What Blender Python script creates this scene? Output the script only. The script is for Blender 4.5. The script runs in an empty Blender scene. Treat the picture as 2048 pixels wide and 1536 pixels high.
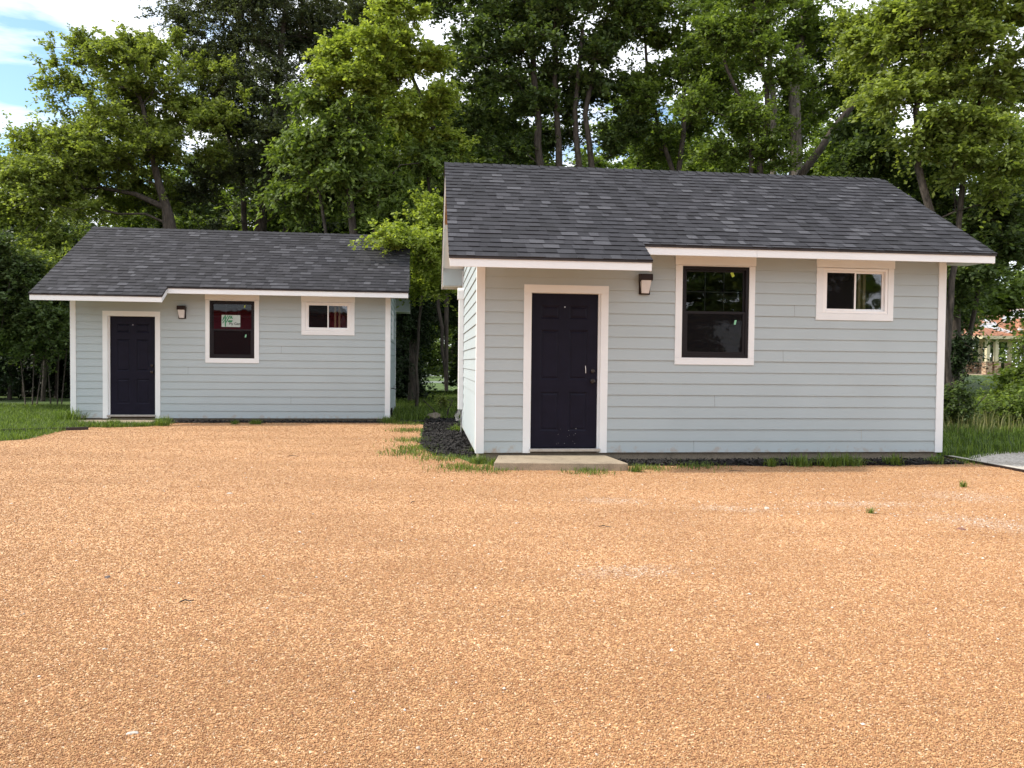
import bpy, math, random
import numpy as np
from mathutils import Matrix, Vector

random.seed(4)
scene = bpy.context.scene
col = scene.collection
R = math.radians

# ------------------------------------------------------------------ camera
FPX, PITCH, ROLL, CZ = 1570.73, 0.02715, 0.01012, 1.31
cam_d = bpy.data.cameras.new('camera')
cam = bpy.data.objects.new('camera', cam_d)
col.objects.link(cam)
cam_d.sensor_width = 36
cam_d.lens = FPX / 2048 * 36
cam_d.clip_start = 0.05
cam_d.clip_end = 2000
cam.matrix_world = (Matrix.Translation((0, 0, CZ)) @ Matrix.Rotation(math.pi / 2 - PITCH, 4, 'X')
                    @ Matrix.Rotation(ROLL, 4, 'Z'))
scene.camera = cam

# ------------------------------------------------------------------ light
SUN_EL, SUN_AZ = R(43), math.atan2(-0.05, -0.99)      # direction towards the sun: left, slightly behind the fronts
sd = Vector((math.cos(SUN_AZ) * math.cos(SUN_EL), math.sin(SUN_AZ) * math.cos(SUN_EL), math.sin(SUN_EL)))
sun_d = bpy.data.lights.new('sun', 'SUN')
sun_d.energy = 3.2
sun_d.angle = R(2.5)
sun_d.color = (1.0, 0.93, 0.82)
sun = bpy.data.objects.new('sun', sun_d)
sun.rotation_euler = sd.to_track_quat('Z', 'Y').to_euler()
col.objects.link(sun)

world = bpy.data.worlds.new('World')
scene.world = world
world.use_nodes = True
wn, wl = world.node_tree.nodes, world.node_tree.links
bg = wn['Background']
bg.inputs['Strength'].default_value = 0.11
sky = wn.new('ShaderNodeTexSky')
sky.sky_type = 'NISHITA'
sky.sun_disc = False
sky.sun_elevation = SUN_EL
sky.sun_rotation = math.pi / 2 - SUN_AZ
sky.altitude = 100
sky.air_density = 1.2
sky.dust_density = 0.6
sky.ozone_density = 2.0
tc = wn.new('ShaderNodeTexCoord')
sep = wn.new('ShaderNodeSeparateXYZ')
wl.new(tc.outputs['Generated'], sep.inputs[0])
addz = wn.new('ShaderNodeMath'); addz.operation = 'ADD'; addz.inputs[1].default_value = 0.12
wl.new(sep.outputs['Z'], addz.inputs[0])
mx = wn.new('ShaderNodeMath'); mx.operation = 'MAXIMUM'; mx.inputs[1].default_value = 0.06
wl.new(addz.outputs[0], mx.inputs[0])
dx = wn.new('ShaderNodeMath'); dx.operation = 'DIVIDE'
dy = wn.new('ShaderNodeMath'); dy.operation = 'DIVIDE'
wl.new(sep.outputs['X'], dx.inputs[0]); wl.new(mx.outputs[0], dx.inputs[1])
wl.new(sep.outputs['Y'], dy.inputs[0]); wl.new(mx.outputs[0], dy.inputs[1])
cmb = wn.new('ShaderNodeCombineXYZ')
wl.new(dx.outputs[0], cmb.inputs[0]); wl.new(dy.outputs[0], cmb.inputs[1])
mp = wn.new('ShaderNodeMapping')
mp.inputs['Location'].default_value = (3.1, 1.7, 0)
mp.inputs['Rotation'].default_value = (0, 0, R(35))
mp.inputs['Scale'].default_value = (0.8, 1.5, 1)
wl.new(cmb.outputs[0], mp.inputs[0])
nz = wn.new('ShaderNodeTexNoise')
nz.inputs['Scale'].default_value = 1.3
nz.inputs['Detail'].default_value = 7
nz.inputs['Roughness'].default_value = 0.58
nz.inputs['Distortion'].default_value = 0.5
wl.new(mp.outputs[0], nz.inputs['Vector'])
rp = wn.new('ShaderNodeValToRGB')
rp.color_ramp.elements[0].position = 0.40
rp.color_ramp.elements[0].color = (0, 0, 0, 1)
rp.color_ramp.elements[1].position = 0.56
rp.color_ramp.elements[1].color = (1, 1, 1, 1)
hd = wn.new('ShaderNodeVectorMath'); hd.operation = 'DISTANCE'      # a break in the cloud, low in the left of the view
_d = Vector(((45 - 1024) / FPX, 1.0, (725 - 165) / FPX)).normalized()
wl.new(tc.outputs['Generated'], hd.inputs[0]); hd.inputs[1].default_value = _d
hm = wn.new('ShaderNodeMapRange'); hm.interpolation_type = 'SMOOTHSTEP'
hm.inputs[1].default_value = 0.0; hm.inputs[2].default_value = 0.13; hm.inputs[3].default_value = -0.13; hm.inputs[4].default_value = 0.07
wl.new(hd.outputs['Value'], hm.inputs[0])
ha = wn.new('ShaderNodeMath'); ha.operation = 'ADD'
wl.new(nz.outputs['Fac'], ha.inputs[0]); wl.new(hm.outputs[0], ha.inputs[1])
wl.new(ha.outputs[0], rp.inputs[0])
gain = wn.new('ShaderNodeVectorMath'); gain.operation = 'MULTIPLY'; gain.inputs[1].default_value = (1.15, 1.25, 1.3)
wl.new(sky.outputs[0], gain.inputs[0])
mixc = wn.new('ShaderNodeMix'); mixc.data_type = 'RGBA'
wl.new(rp.outputs[0], mixc.inputs[0])
wl.new(gain.outputs[0], mixc.inputs[6])
mixc.inputs[7].default_value = (9.3, 9.6, 10.2, 1)
wl.new(mixc.outputs[2], bg.inputs[0])

vs = scene.view_settings
vs.view_transform = 'Standard'
vs.look = 'None'
vs.exposure = 0.72
vs.gamma = 1.0
scene.render.resolution_x, scene.render.resolution_y = 1024, 768
scene.render.engine = 'CYCLES'
scene.cycles.max_bounces = 8
scene.cycles.transparent_max_bounces = 12

# ------------------------------------------------------------------ helpers
def px(u, v, d):
    """world point at distance d (metres along y) seen at photo pixel u, v"""
    X, Y = u - 1024, v - 768
    c, s = math.cos(-ROLL), math.sin(-ROLL)
    X, Y = X * c - Y * s, X * s + Y * c
    yy = FPX * math.cos(PITCH) - Y * math.sin(PITCH)
    zz = -FPX * math.sin(PITCH) - Y * math.cos(PITCH)
    t = d / yy
    return (X * t, d, CZ + zz * t)

def sst(a, b, t):
    t = min(1, max(0, (t - a) / (b - a)))
    return t * t * (3 - 2 * t)

def ground_h(x, y):
    """gentle terrain: level by the cabins, falling to the fence, rising to the pavilion"""
    far = sst(19, 62, y)
    e = -0.55 + 1.27 * sst(-2, 30, x)
    return far * e

class MB:
    def __init__(s):
        s.v, s.f, s.t = [], [], []
    def quad(s, a, b, c, d, t=None):
        n = len(s.v); s.v += [a, b, c, d]; s.f.append((n, n + 1, n + 2, n + 3)); s.t.append(t or 0.0)
    def poly(s, pts, t=None):
        n = len(s.v); s.v += list(pts); s.f.append(tuple(range(n, n + len(pts)))); s.t.append(t or 0.0)
    def box(s, x0, x1, y0, y1, z0, z1, t=None):
        n = len(s.v)
        s.v += [(x0, y0, z0), (x1, y0, z0), (x1, y1, z0), (x0, y1, z0), (x0, y0, z1), (x1, y0, z1), (x1, y1, z1), (x0, y1, z1)]
        for f in ((0, 3, 2, 1), (4, 5, 6, 7), (0, 1, 5, 4), (1, 2, 6, 5), (2, 3, 7, 6), (3, 0, 4, 7)):
            s.f.append(tuple(n + i for i in f)); s.t.append(t or 0.0)
        return s
    def prism(s, pts, axis, a, b, t=None):
        """pts: 2-D outline swept along an axis from a to b"""
        def P(p, w):
            return {'x': (w, p[0], p[1]), 'y': (p[0], w, p[1]), 'z': (p[0], p[1], w)}[axis]
        n = len(s.v); k = len(pts)
        s.v += [P(p, a) for p in pts] + [P(p, b) for p in pts]
        s.f.append(tuple(range(n, n + k))[::-1]); s.t.append(t or 0.0)
        s.f.append(tuple(range(n + k, n + 2 * k))); s.t.append(t or 0.0)
        for i in range(k):
            j = (i + 1) % k
            s.f.append((n + i, n + j, n + k + j, n + k + i)); s.t.append(t or 0.0)
        return s
    def tube(s, pts, rad, n=8, cap=True):
        pts = [Vector(p) for p in pts]
        if not hasattr(rad, '__len__'): rad = [rad] * len(pts)
        rings = []
        for i, p in enumerate(pts):
            d = (pts[min(i + 1, len(pts) - 1)] - pts[max(i - 1, 0)]).normalized()
            a = Vector((0, 0, 1)) if abs(d.z) < .9 else Vector((1, 0, 0))
            u = d.cross(a).normalized(); w = d.cross(u)
            b = len(s.v)
            for k in range(n):
                q = 2 * math.pi * k / n
                s.v.append(tuple(p + (u * math.cos(q) + w * math.sin(q)) * rad[i]))
            rings.append(b)
        for i in range(len(rings) - 1):
            for k in range(n):
                m = (k + 1) % n
                s.f.append((rings[i] + k, rings[i + 1] + k, rings[i + 1] + m, rings[i] + m)); s.t.append(0.0)
        if cap:
            s.f.append(tuple(rings[0] + k for k in range(n))); s.t.append(0.0)
            s.f.append(tuple(rings[-1] + k for k in range(n))[::-1]); s.t.append(0.0)
        return s
    def build(s, name, mat, parent=None, bevel=0, smooth=False, fix=False):
        me = bpy.data.meshes.new(name)
        me.from_pydata(s.v, [], s.f)
        at = me.attributes.new('tint', 'FLOAT', 'FACE')
        at.data.foreach_set('value', np.array(s.t, dtype=np.float32))
        me.materials.append(mat)
        if smooth: me.polygons.foreach_set('use_smooth', [True] * len(me.polygons))
        me.update()
        o = bpy.data.objects.new(name, me); col.objects.link(o); o.parent = parent
        if bevel:
            b = o.modifiers.new('bevel', 'BEVEL'); b.width = bevel; b.segments = 2; b.limit_method = 'ANGLE'
        return o

def np_mesh(name, V, F, mat, parent=None, tint=None, smooth=False):
    """V (n,3) float, F (m,k) int"""
    me = bpy.data.meshes.new(name)
    V = np.ascontiguousarray(V, dtype=np.float32); F = np.ascontiguousarray(F, dtype=np.int32)
    m, k = F.shape
    me.vertices.add(len(V)); me.vertices.foreach_set('co', V.ravel())
    me.loops.add(m * k); me.loops.foreach_set('vertex_index', F.ravel())
    me.polygons.add(m)
    me.polygons.foreach_set('loop_start', np.arange(0, m * k, k, dtype=np.int32))
    me.polygons.foreach_set('loop_total', np.full(m, k, dtype=np.int32))
    if smooth: me.polygons.foreach_set('use_smooth', np.ones(m, dtype=bool))
    me.update(calc_edges=True)
    if tint is not None:
        at = me.attributes.new('tint', 'FLOAT', 'FACE')
        at.data.foreach_set('value', np.ascontiguousarray(tint, dtype=np.float32))
    me.materials.append(mat)
    o = bpy.data.objects.new(name, me); col.objects.link(o); o.parent = parent
    return o

def tag(o, label=None, cat=None, group=None, kind=None):
    if label: o['label'] = label
    if cat: o['category'] = cat
    if group: o['group'] = group
    if kind: o['kind'] = kind
    return o

def empty(name, loc, rz=0.0):
    o = bpy.data.objects.new(name, None); col.objects.link(o)
    o.location = loc; o.rotation_euler = (0, 0, rz); o.empty_display_size = .3
    return o

def copy_tree(o, parent=None):
    c = o.copy(); col.objects.link(c); c.parent = parent
    for ch in list(o.children):
        copy_tree(ch, c)
    return c

# ------------------------------------------------------------------ materials
def new_mat(name):
    m = bpy.data.materials.new(name); m.use_nodes = True
    nt = m.node_tree
    return m, nt.nodes, nt.links, nt.nodes['Principled BSDF']

def ramp(n, stops):
    r = n.new('ShaderNodeValToRGB')
    e = r.color_ramp.elements
    while len(e) < len(stops): e.new(0.5)
    for i, (p, c) in enumerate(stops):
        e[i].position = p; e[i].color = (*c, 1)
    return r

def coords(n, l, scale=(1, 1, 1), kind='Object'):
    t = n.new('ShaderNodeTexCoord'); m = n.new('ShaderNodeMapping')
    m.inputs['Scale'].default_value = scale
    l.new(t.outputs[kind], m.inputs[0])
    return m.outputs[0]

def noise(n, l, vec, scale, detail=4, rough=.55):
    x = n.new('ShaderNodeTexNoise')
    x.inputs['Scale'].default_value = scale; x.inputs['Detail'].default_value = detail
    x.inputs['Roughness'].default_value = rough
    l.new(vec, x.inputs['Vector'])
    return x.outputs['Fac']

def mixrgb(n, l, fac, a, b, blend='MIX'):
    m = n.new('ShaderNodeMix'); m.data_type = 'RGBA'; m.blend_type = blend
    for s, val in ((0, fac), (6, a), (7, b)):
        if hasattr(val, 'is_linked') or hasattr(val, 'links'): l.new(val, m.inputs[s])
        elif isinstance(val, (int, float)): m.inputs[s].default_value = val
        else: m.inputs[s].default_value = (*val, 1)
    return m.outputs[2]

def bump(n, l, b, h, strength, dist=.01, normal=None):
    x = n.new('ShaderNodeBump'); x.inputs['Strength'].default_value = strength; x.inputs['Distance'].default_value = dist
    l.new(h, x.inputs['Height'])
    if normal: l.new(normal, x.inputs['Normal'])
    l.new(x.outputs[0], b.inputs['Normal'])
    return x.outputs[0]

def paint(name, c, rough=.5, var=.08, scale=3, bs=.15, grain=None, dirt=0.0, dirt_c=(.3, .22, .14), spec=None):
    m, n, l, b = new_mat(name)
    v = coords(n, l)
    f = noise(n, l, v, scale, 5)
    r = ramp(n, [(.3, tuple(x * (1 - var) for x in c)), (.7, tuple(min(1, x * (1 + var)) for x in c))])
    l.new(f, r.inputs[0])
    out = r.outputs[0]
    if dirt:
        # dirt spots of their own shape
        d = noise(n, l, coords(n, l, (1, 1, 2.2)), 9, 6, .7)
        dr = ramp(n, [(.63, (0, 0, 0)), (.78, (dirt, dirt, dirt))])
        l.new(d, dr.inputs[0])
        out = mixrgb(n, l, dr.outputs[0], out, dirt_c)
    l.new(out, b.inputs['Base Color'])
    b.inputs['Roughness'].default_value = rough
    if spec is not None: b.inputs['Specular IOR Level'].default_value = spec
    gv = coords(n, l, grain or (40, 40, 40))
    g = noise(n, l, gv, 1.0 if grain else 2.0, 5)
    bump(n, l, b, g, bs, .003)
    return m

def plain(name, c, rough=.5, metal=0.0):
    m, n, l, b = new_mat(name)
    v = coords(n, l); f = noise(n, l, v, 12, 4)
    r = ramp(n, [(.3, tuple(x * .88 for x in c)), (.7, tuple(min(1, x * 1.1) for x in c))])
    l.new(f, r.inputs[0]); l.new(r.outputs[0], b.inputs['Base Color'])
    b.inputs['Roughness'].default_value = rough; b.inputs['Metallic'].default_value = metal
    return m

def leaf_mat(name, ca, cb, cc, trans=.35, tcol=None):
    m, n, l, b = new_mat(name)
    a = n.new('ShaderNodeAttribute'); a.attribute_name = 'tint'
    r = ramp(n, [(.1, ca), (.5, cb), (.95, cc)])
    l.new(a.outputs['Fac'], r.inputs[0])
    l.new(r.outputs[0], b.inputs['Base Color'])
    b.inputs['Roughness'].default_value = .55
    b.inputs['Specular IOR Level'].default_value = .35
    t = n.new('ShaderNodeBsdfTranslucent')
    tm = mixrgb(n, l, 1.0, r.outputs[0], tcol or (1.7, 1.7, .75), 'MULTIPLY')
    l.new(tm, t.inputs['Color'])
    ms = n.new('ShaderNodeMixShader'); ms.inputs[0].default_value = trans
    l.new(b.outputs[0], ms.inputs[1]); l.new(t.outputs[0], ms.inputs[2])
    l.new(ms.outputs[0], n['Material Output'].inputs['Surface'])
    return m

M = {}
def m_siding():
    m = paint('siding_paint', (.375, .430, .446), .55, .03, 1.4, .22, grain=(2.2, 2.2, 60), dirt=.22, dirt_c=(.30, .27, .22))
    n, l = m.node_tree.nodes, m.node_tree.links; b = n['Principled BSDF']
    old = b.inputs['Base Color'].links[0].from_socket
    t = n.new('ShaderNodeTexCoord'); sp = n.new('ShaderNodeSeparateXYZ'); l.new(t.outputs['Object'], sp.inputs[0])
    mr = n.new('ShaderNodeMapRange'); mr.inputs[1].default_value = 0; mr.inputs[2].default_value = .22; mr.inputs[3].default_value = .34; mr.inputs[4].default_value = 0
    l.new(sp.outputs['Z'], mr.inputs[0])
    f = noise(n, l, t.outputs['Object'], 7, 7, .7)
    ad = n.new('ShaderNodeMath'); ad.operation = 'ADD'; l.new(f, ad.inputs[0]); l.new(mr.outputs[0], ad.inputs[1])
    r = ramp(n, [(.78, (0, 0, 0)), (.98, (.7, .7, .7))]); l.new(ad.outputs[0], r.inputs[0])
    l.new(mixrgb(n, l, r.outputs[0], old, (.33, .23, .15)), b.inputs['Base Color'])
    a = n.new('ShaderNodeAttribute'); a.attribute_name = 'tint'
    return m
M['siding'] = m_siding()
M['trim'] = paint('trim_paint', (.745, .765, .775), .5, .03, 2, .15, dirt=.15)
M['white'] = paint('white_vinyl', (.82, .82, .82), .35, .02, 3, .05)
M['door'] = paint('door_paint', (.0085, .008, .017), .45, .15, 6, .1, spec=.11)
M['black'] = paint('black_vinyl', (.012, .010, .012), .4, .1, 6, .05, spec=.2)
M['cap'] = paint('lamp_bronze', (.022, .012, .010), .4, .1, 9, .05, spec=.2)
M['metal'] = plain('brushed_metal', (.5, .5, .5), .35, 1.0)
M['knob'] = plain('black_knob', (.05, .045, .045), .25, .7)
M['drip'] = plain('drip_edge', (.018, .010, .010), .4)
M['cable'] = plain('grey_cable', (.28, .28, .28), .5)
M['stud'] = plain('stud_wood', (.50, .36, .20), .7)
M['barewood'] = paint('bare_wood', (.36, .17, .07), .8, .25, 14, .3, grain=(60, 3, 60))
M['floor'] = plain('subfloor', (.10, .07, .05), .9)
M['inner'] = plain('inner_board', (.075, .05, .035), .9)

def m_concrete(name, c):
    m, n, l, b = new_mat(name)
    v = coords(n, l)
    f = noise(n, l, v, 5, 8, .65)
    r = ramp(n, [(.25, tuple(x * .62 for x in c)), (.5, c), (.8, tuple(min(1, x * 1.2) for x in c))])
    l.new(f, r.inputs[0])
    g = noise(n, l, v, 120, 3)
    r2 = ramp(n, [(.35, (.7, .7, .7)), (.6, (1.08, 1.06, 1.04))])
    l.new(g, r2.inputs[0])
    l.new(mixrgb(n, l, 1.0, r.outputs[0], r2.outputs[0], 'MULTIPLY'), b.inputs['Base Color'])
    b.inputs['Roughness'].default_value = .9
    bump(n, l, b, g, .5, .004)
    return m
M['concrete'] = m_concrete('concrete', (.34, .28, .20))
M['foundation'] = m_concrete('foundation_concrete', (.22, .185, .14))

def m_shingle():
    m, n, l, b = new_mat('asphalt_shingle')
    a = n.new('ShaderNodeAttribute'); a.attribute_name = 'tint'
    r = ramp(n, [(0, (.016, .016, .019)), (.45, (.024, .024, .029)), (.75, (.036, .036, .042)), (1, (.068, .069, .078))])
    l.new(a.outputs['Fac'], r.inputs[0])
    v = coords(n, l)
    g = noise(n, l, v, 170, 3, .7)
    r2 = ramp(n, [(.32, (.45, .45, .45)), (.5, (1, 1, 1)), (.72, (1.9, 1.85, 1.8))])
    l.new(g, r2.inputs[0])
    f = noise(n, l, v, 1.1, 4)
    r3 = ramp(n, [(.3, (.86, .86, .88)), (.7, (1.12, 1.1, 1.08))])
    l.new(f, r3.inputs[0])
    c = mixrgb(n, l, 1.0, r.outputs[0], r2.outputs[0], 'MULTIPLY')
    c = mixrgb(n, l, 1.0, c, r3.outputs[0], 'MULTIPLY')
    l.new(c, b.inputs['Base Color'])
    b.inputs['Roughness'].default_value = .82
    b.inputs['Specular IOR Level'].default_value = .3
    bump(n, l, b, g, .5, .003)
    return m
M['shingle'] = m_shingle()

def m_glass(name, refl=.075, tint=(.55, .6, .62), wav=.02):
    m, n, l, b = new_mat(name)
    n.remove(b)
    g = n.new('ShaderNodeBsdfGlossy'); g.inputs['Roughness'].default_value = .015
    g.inputs['Color'].default_value = (.95, .97, 1, 1)
    t = n.new('ShaderNodeBsdfTransparent'); t.inputs[0].default_value = (*tint, 1)
    v = coords(n, l); h = noise(n, l, v, 3.0, 2)
    bp = n.new('ShaderNodeBump'); bp.inputs['Strength'].default_value = wav; bp.inputs['Distance'].default_value = .05
    l.new(h, bp.inputs['Height']); l.new(bp.outputs[0], g.inputs['Normal'])
    lw = n.new('ShaderNodeFresnel'); lw.inputs[0].default_value = 1.5
    ad = n.new('ShaderNodeMath'); ad.operation = 'ADD'; ad.inputs[1].default_value = refl; ad.use_clamp = True
    l.new(lw.outputs[0], ad.inputs[0])
    ms = n.new('ShaderNodeMixShader'); l.new(ad.outputs[0], ms.inputs[0])
    l.new(t.outputs[0], ms.inputs[1]); l.new(g.outputs[0], ms.inputs[2])
    l.new(ms.outputs[0], n['Material Output'].inputs['Surface'])
    return m
M['glass'] = m_glass('window_glass')

def m_screen():
    m, n, l, b = new_mat('insect_screen')
    b.inputs['Base Color'].default_value = (.009, .008, .009, 1); b.inputs['Roughness'].default_value = .7; b.inputs['Specular IOR Level'].default_value = .05
    t = n.new('ShaderNodeBsdfTransparent')
    ms = n.new('ShaderNodeMixShader'); ms.inputs[0].default_value = .34
    l.new(b.outputs[0], ms.inputs[1]); l.new(t.outputs[0], ms.inputs[2])
    l.new(ms.outputs[0], n['Material Output'].inputs['Surface'])
    return m
M['screen'] = m_screen()
M['lens'] = paint('frosted_lens', (.62, .62, .64), .25, .05, 20, .1)
M['sticker'] = plain('sticker_paper', (.42, .50, .48), .5)
M['sticker_green'] = plain('sticker_green_ink', (.015, .20, .08), .5)
M['sticker_black'] = plain('sticker_black_ink', (.02, .03, .03), .5)
M['tag_yellow'] = plain('yellow_tag', (.45, .60, .06), .5)
M['tag_green'] = plain('green_tag', (.20, .48, .30), .5)

def m_bark(name, c1, c2):
    m, n, l, b = new_mat(name)
    v = coords(n, l, (9, 9, 2.2))
    f = noise(n, l, v, 2.0, 7, .65)
    r = ramp(n, [(.35, c1), (.65, c2)])
    l.new(f, r.inputs[0]); l.new(r.outputs[0], b.inputs['Base Color'])
    b.inputs['Roughness'].default_value = .95
    bump(n, l, b, f, .8, .03)
    return m
M['bark'] = m_bark('dark_bark', (.022, .017, .013), (.085, .068, .054))
M['bark_grey'] = m_bark('grey_bark', (.06, .05, .042), (.20, .175, .15))

M['leaf_lime'] = leaf_mat('lime_leaves', (.080, .105, .026), (.17, .22, .050), (.31, .37, .11), .46)
M['leaf_bright'] = leaf_mat('bright_leaves', (.115, .150, .030), (.22, .285, .055), (.37, .43, .11), .46)
M['leaf_mid'] = leaf_mat('mid_leaves', (.052, .080, .020), (.115, .170, .036), (.22, .29, .075), .44)
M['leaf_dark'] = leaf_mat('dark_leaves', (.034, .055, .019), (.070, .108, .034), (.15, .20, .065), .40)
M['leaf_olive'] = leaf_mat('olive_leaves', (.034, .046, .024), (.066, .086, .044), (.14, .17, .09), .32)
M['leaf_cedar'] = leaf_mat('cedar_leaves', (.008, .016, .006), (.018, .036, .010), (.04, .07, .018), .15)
M['grass'] = leaf_mat('grass_blades', (.045, .070, .013), (.085, .14, .022), (.18, .25, .05), .35)
M['grass_dry'] = leaf_mat('dry_grass_blades', (.07, .08, .02), (.11, .13, .035), (.24, .22, .10), .3)

def m_lawn():
    m, n, l, b = new_mat('lawn')
    v = coords(n, l)
    f = noise(n, l, v, .35, 6); g = noise(n, l, v, 25, 5, .7)
    r = ramp(n, [(.3, (.035, .060, .012)), (.5, (.065, .125, .020)), (.72, (.115, .185, .03))])
    l.new(f, r.inputs[0])
    r2 = ramp(n, [(.3, (.55, .5, .45)), (.7, (1.35, 1.3, 1.2))]); l.new(g, r2.inputs[0])
    l.new(mixrgb(n, l, 1.0, r.outputs[0], r2.outputs[0], 'MULTIPLY'), b.inputs['Base Color'])
    b.inputs['Roughness'].default_value = .95
    bump(n, l, b, g, .8, .05)
    return m
M['lawn'] = m_lawn()

def m_gravel(name, stops, cell=125, patches=True):
    m, n, l, b = new_mat(name)
    v = coords(n, l)
    vo = n.new('ShaderNodeTexVoronoi'); vo.inputs['Scale'].default_value = cell
    l.new(v, vo.inputs['Vector'])
    s = n.new('ShaderNodeSeparateColor'); l.new(vo.outputs['Color'], s.inputs[0])
    r = ramp(n, stops); l.new(s.outputs[0], r.inputs[0])
    big = noise(n, l, v, .55, 5, .6)
    r2 = ramp(n, [(.3, (.86, .82, .78)), (.7, (1.1, 1.08, 1.06))]); l.new(big, r2.inputs[0])
    c = mixrgb(n, l, 1.0, r.outputs[0], r2.outputs[0], 'MULTIPLY')
    trk = noise(n, l, coords(n, l, (.35, 1.6, 1)), 1.1, 3, .5)      # broad worn bands
    rt = ramp(n, [(.38, (.90, .87, .84)), (.5, (1, 1, 1)), (.62, (1.07, 1.07, 1.08))]); l.new(trk, rt.inputs[0])
    c = mixrgb(n, l, 1.0, c, rt.outputs[0], 'MULTIPLY')
    mid = noise(n, l, v, 14, 4, .65)
    r3 = ramp(n, [(.3, (.84, .82, .8)), (.7, (1.12, 1.1, 1.1))]); l.new(mid, r3.inputs[0])
    c = mixrgb(n, l, 1.0, c, r3.outputs[0], 'MULTIPLY')
    if patches:
        # paler limestone chips lying in a few scuffed streaks
        tot = None
        for (cx, cy, rx, ry, rot) in ((4.05, 6.5, 1.15, .24, -40), (2.0, 7.1, .7, .14, -12), (3.35, 7.4, 1.2, .13, 4), (.75, 4.9, .7, .13, 10), (4.6, 7.9, .8, .3, 0), (.95, 7.45, .6, .15, 5)):
            t = n.new('ShaderNodeTexCoord'); mpn = n.new('ShaderNodeMapping')
            mpn.vector_type = 'TEXTURE'
            mpn.inputs['Location'].default_value = (cx, cy, 0); mpn.inputs['Rotation'].default_value = (0, 0, R(rot))
            mpn.inputs['Scale'].default_value = (rx, ry * 2.1, 1)
            l.new(t.outputs['Object'], mpn.inputs[0])
            ln = n.new('ShaderNodeVectorMath'); ln.operation = 'LENGTH'; l.new(mpn.outputs[0], ln.inputs[0])
            inv = n.new('ShaderNodeMath'); inv.operation = 'SUBTRACT'; inv.inputs[0].default_value = 1.25; inv.use_clamp = True
            l.new(ln.outputs['Value'], inv.inputs[1])
            if tot is None: tot = inv.outputs[0]
            else:
                a = n.new('ShaderNodeMath'); a.operation = 'MAXIMUM'; l.new(tot, a.inputs[0]); l.new(inv.outputs[0], a.inputs[1]); tot = a.outputs[0]
        nn = noise(n, l, v, 16, 6, .7)
        mu = n.new('ShaderNodeMath'); mu.operation = 'MULTIPLY'; l.new(tot, mu.inputs[0]); l.new(nn, mu.inputs[1])
        pr = ramp(n, [(.30, (0, 0, 0)), (.66, (.42, .42, .42))]); l.new(mu.outputs[0], pr.inputs[0])
        wr = ramp(n, [(.2, (.42, .36, .30)), (.8, (.66, .62, .56))]); l.new(s.outputs[1], wr.inputs[0])
        c = mixrgb(n, l, pr.outputs[0], c, wr.outputs[0])
    l.new(c, b.inputs['Base Color'])
    b.inputs['Roughness'].default_value = .9
    nb = bump(n, l, b, mid, .35, .03)
    h = n.new('ShaderNodeMath'); h.operation = 'MULTIPLY'; h.inputs[1].default_value = -1.0; l.new(vo.outputs['Distance'], h.inputs[0])
    bump(n, l, b, h.outputs[0], .7, .005, nb)
    return m
GSTOPS = [(0, (.19, .085, .038)), (.2, (.34, .170, .076)), (.5, (.44, .240, .112)), (.8, (.55, .33, .150)), (.93, (.64, .47, .28)), (1, (.72, .61, .47))]
M['gravel'] = m_gravel('orange_gravel', GSTOPS)
M['limestone'] = m_gravel('limestone_gravel', [(0, (.26, .24, .2)), (.5, (.42, .40, .36)), (1, (.62, .6, .56))], 45, False)
M['mulch'] = m_gravel('black_mulch', [(0, (.006, .005, .005)), (.6, (.020, .017, .016)), (1, (.06, .05, .045))], 60, False)

def m_tint(name, stops, rough=.9):
    m, n, l, b = new_mat(name)
    a = n.new('ShaderNodeAttribute'); a.attribute_name = 'tint'
    r = ramp(n, stops); l.new(a.outputs['Fac'], r.inputs[0])
    l.new(r.outputs[0], b.inputs['Base Color']); b.inputs['Roughness'].default_value = rough
    return m
M['grain'] = m_tint('gravel_grains', GSTOPS)
M['chip'] = m_tint('mulch_chips', [(0, (.008, .007, .007)), (.7, (.028, .024, .022)), (1, (.10, .085, .075))])
M['stone'] = m_tint('loose_stones', [(0, (.42, .30, .22)), (.5, (.62, .56, .48)), (1, (.78, .75, .70))])

def m_rust():
    m, n, l, b = new_mat('rusty_metal_roof')
    v = coords(n, l)
    f = noise(n, l, v, .55, 5, .6)
    r = ramp(n, [(.42, (.48, .52, .55)), (.50, (.36, .14, .06)), (.7, (.22, .09, .045))])
    r.color_ramp.interpolation = 'LINEAR'
    l.new(f, r.inputs[0]); l.new(r.outputs[0], b.inputs['Base Color'])
    b.inputs['Roughness'].default_value = .5
    w = n.new('ShaderNodeTexWave'); w.inputs['Scale'].default_value = 2.5; l.new(v, w.inputs['Vector'])
    bump(n, l, b, w.outputs['Fac'], .5, .03)
    return m
M['rust'] = m_rust()
def m_stonework():
    m, n, l, b = new_mat('stone_veneer')
    v = coords(n, l, (1, 1, 2.0))
    vo = n.new('ShaderNodeTexVoronoi'); vo.inputs['Scale'].default_value = 5.5; l.new(v, vo.inputs['Vector'])
    s = n.new('ShaderNodeSeparateColor'); l.new(vo.outputs['Color'], s.inputs[0])
    r = ramp(n, [(0, (.20, .10, .06)), (.4, (.36, .22, .14)), (1, (.50, .38, .26))]); l.new(s.outputs[0], r.inputs[0])
    l.new(r.outputs[0], b.inputs['Base Color']); b.inputs['Roughness'].default_value = .9
    return m
M['stonework'] = m_stonework()
M['cream'] = paint('cream_paint', (.62, .54, .36), .6, .05, 2, .1)
M['maroon'] = paint('maroon_metal', (.30, .035, .07), .6, .1, 1, .2)
M['greyroof'] = paint('grey_roof', (.16, .17, .18), .8, .1, 1, .2)

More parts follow.
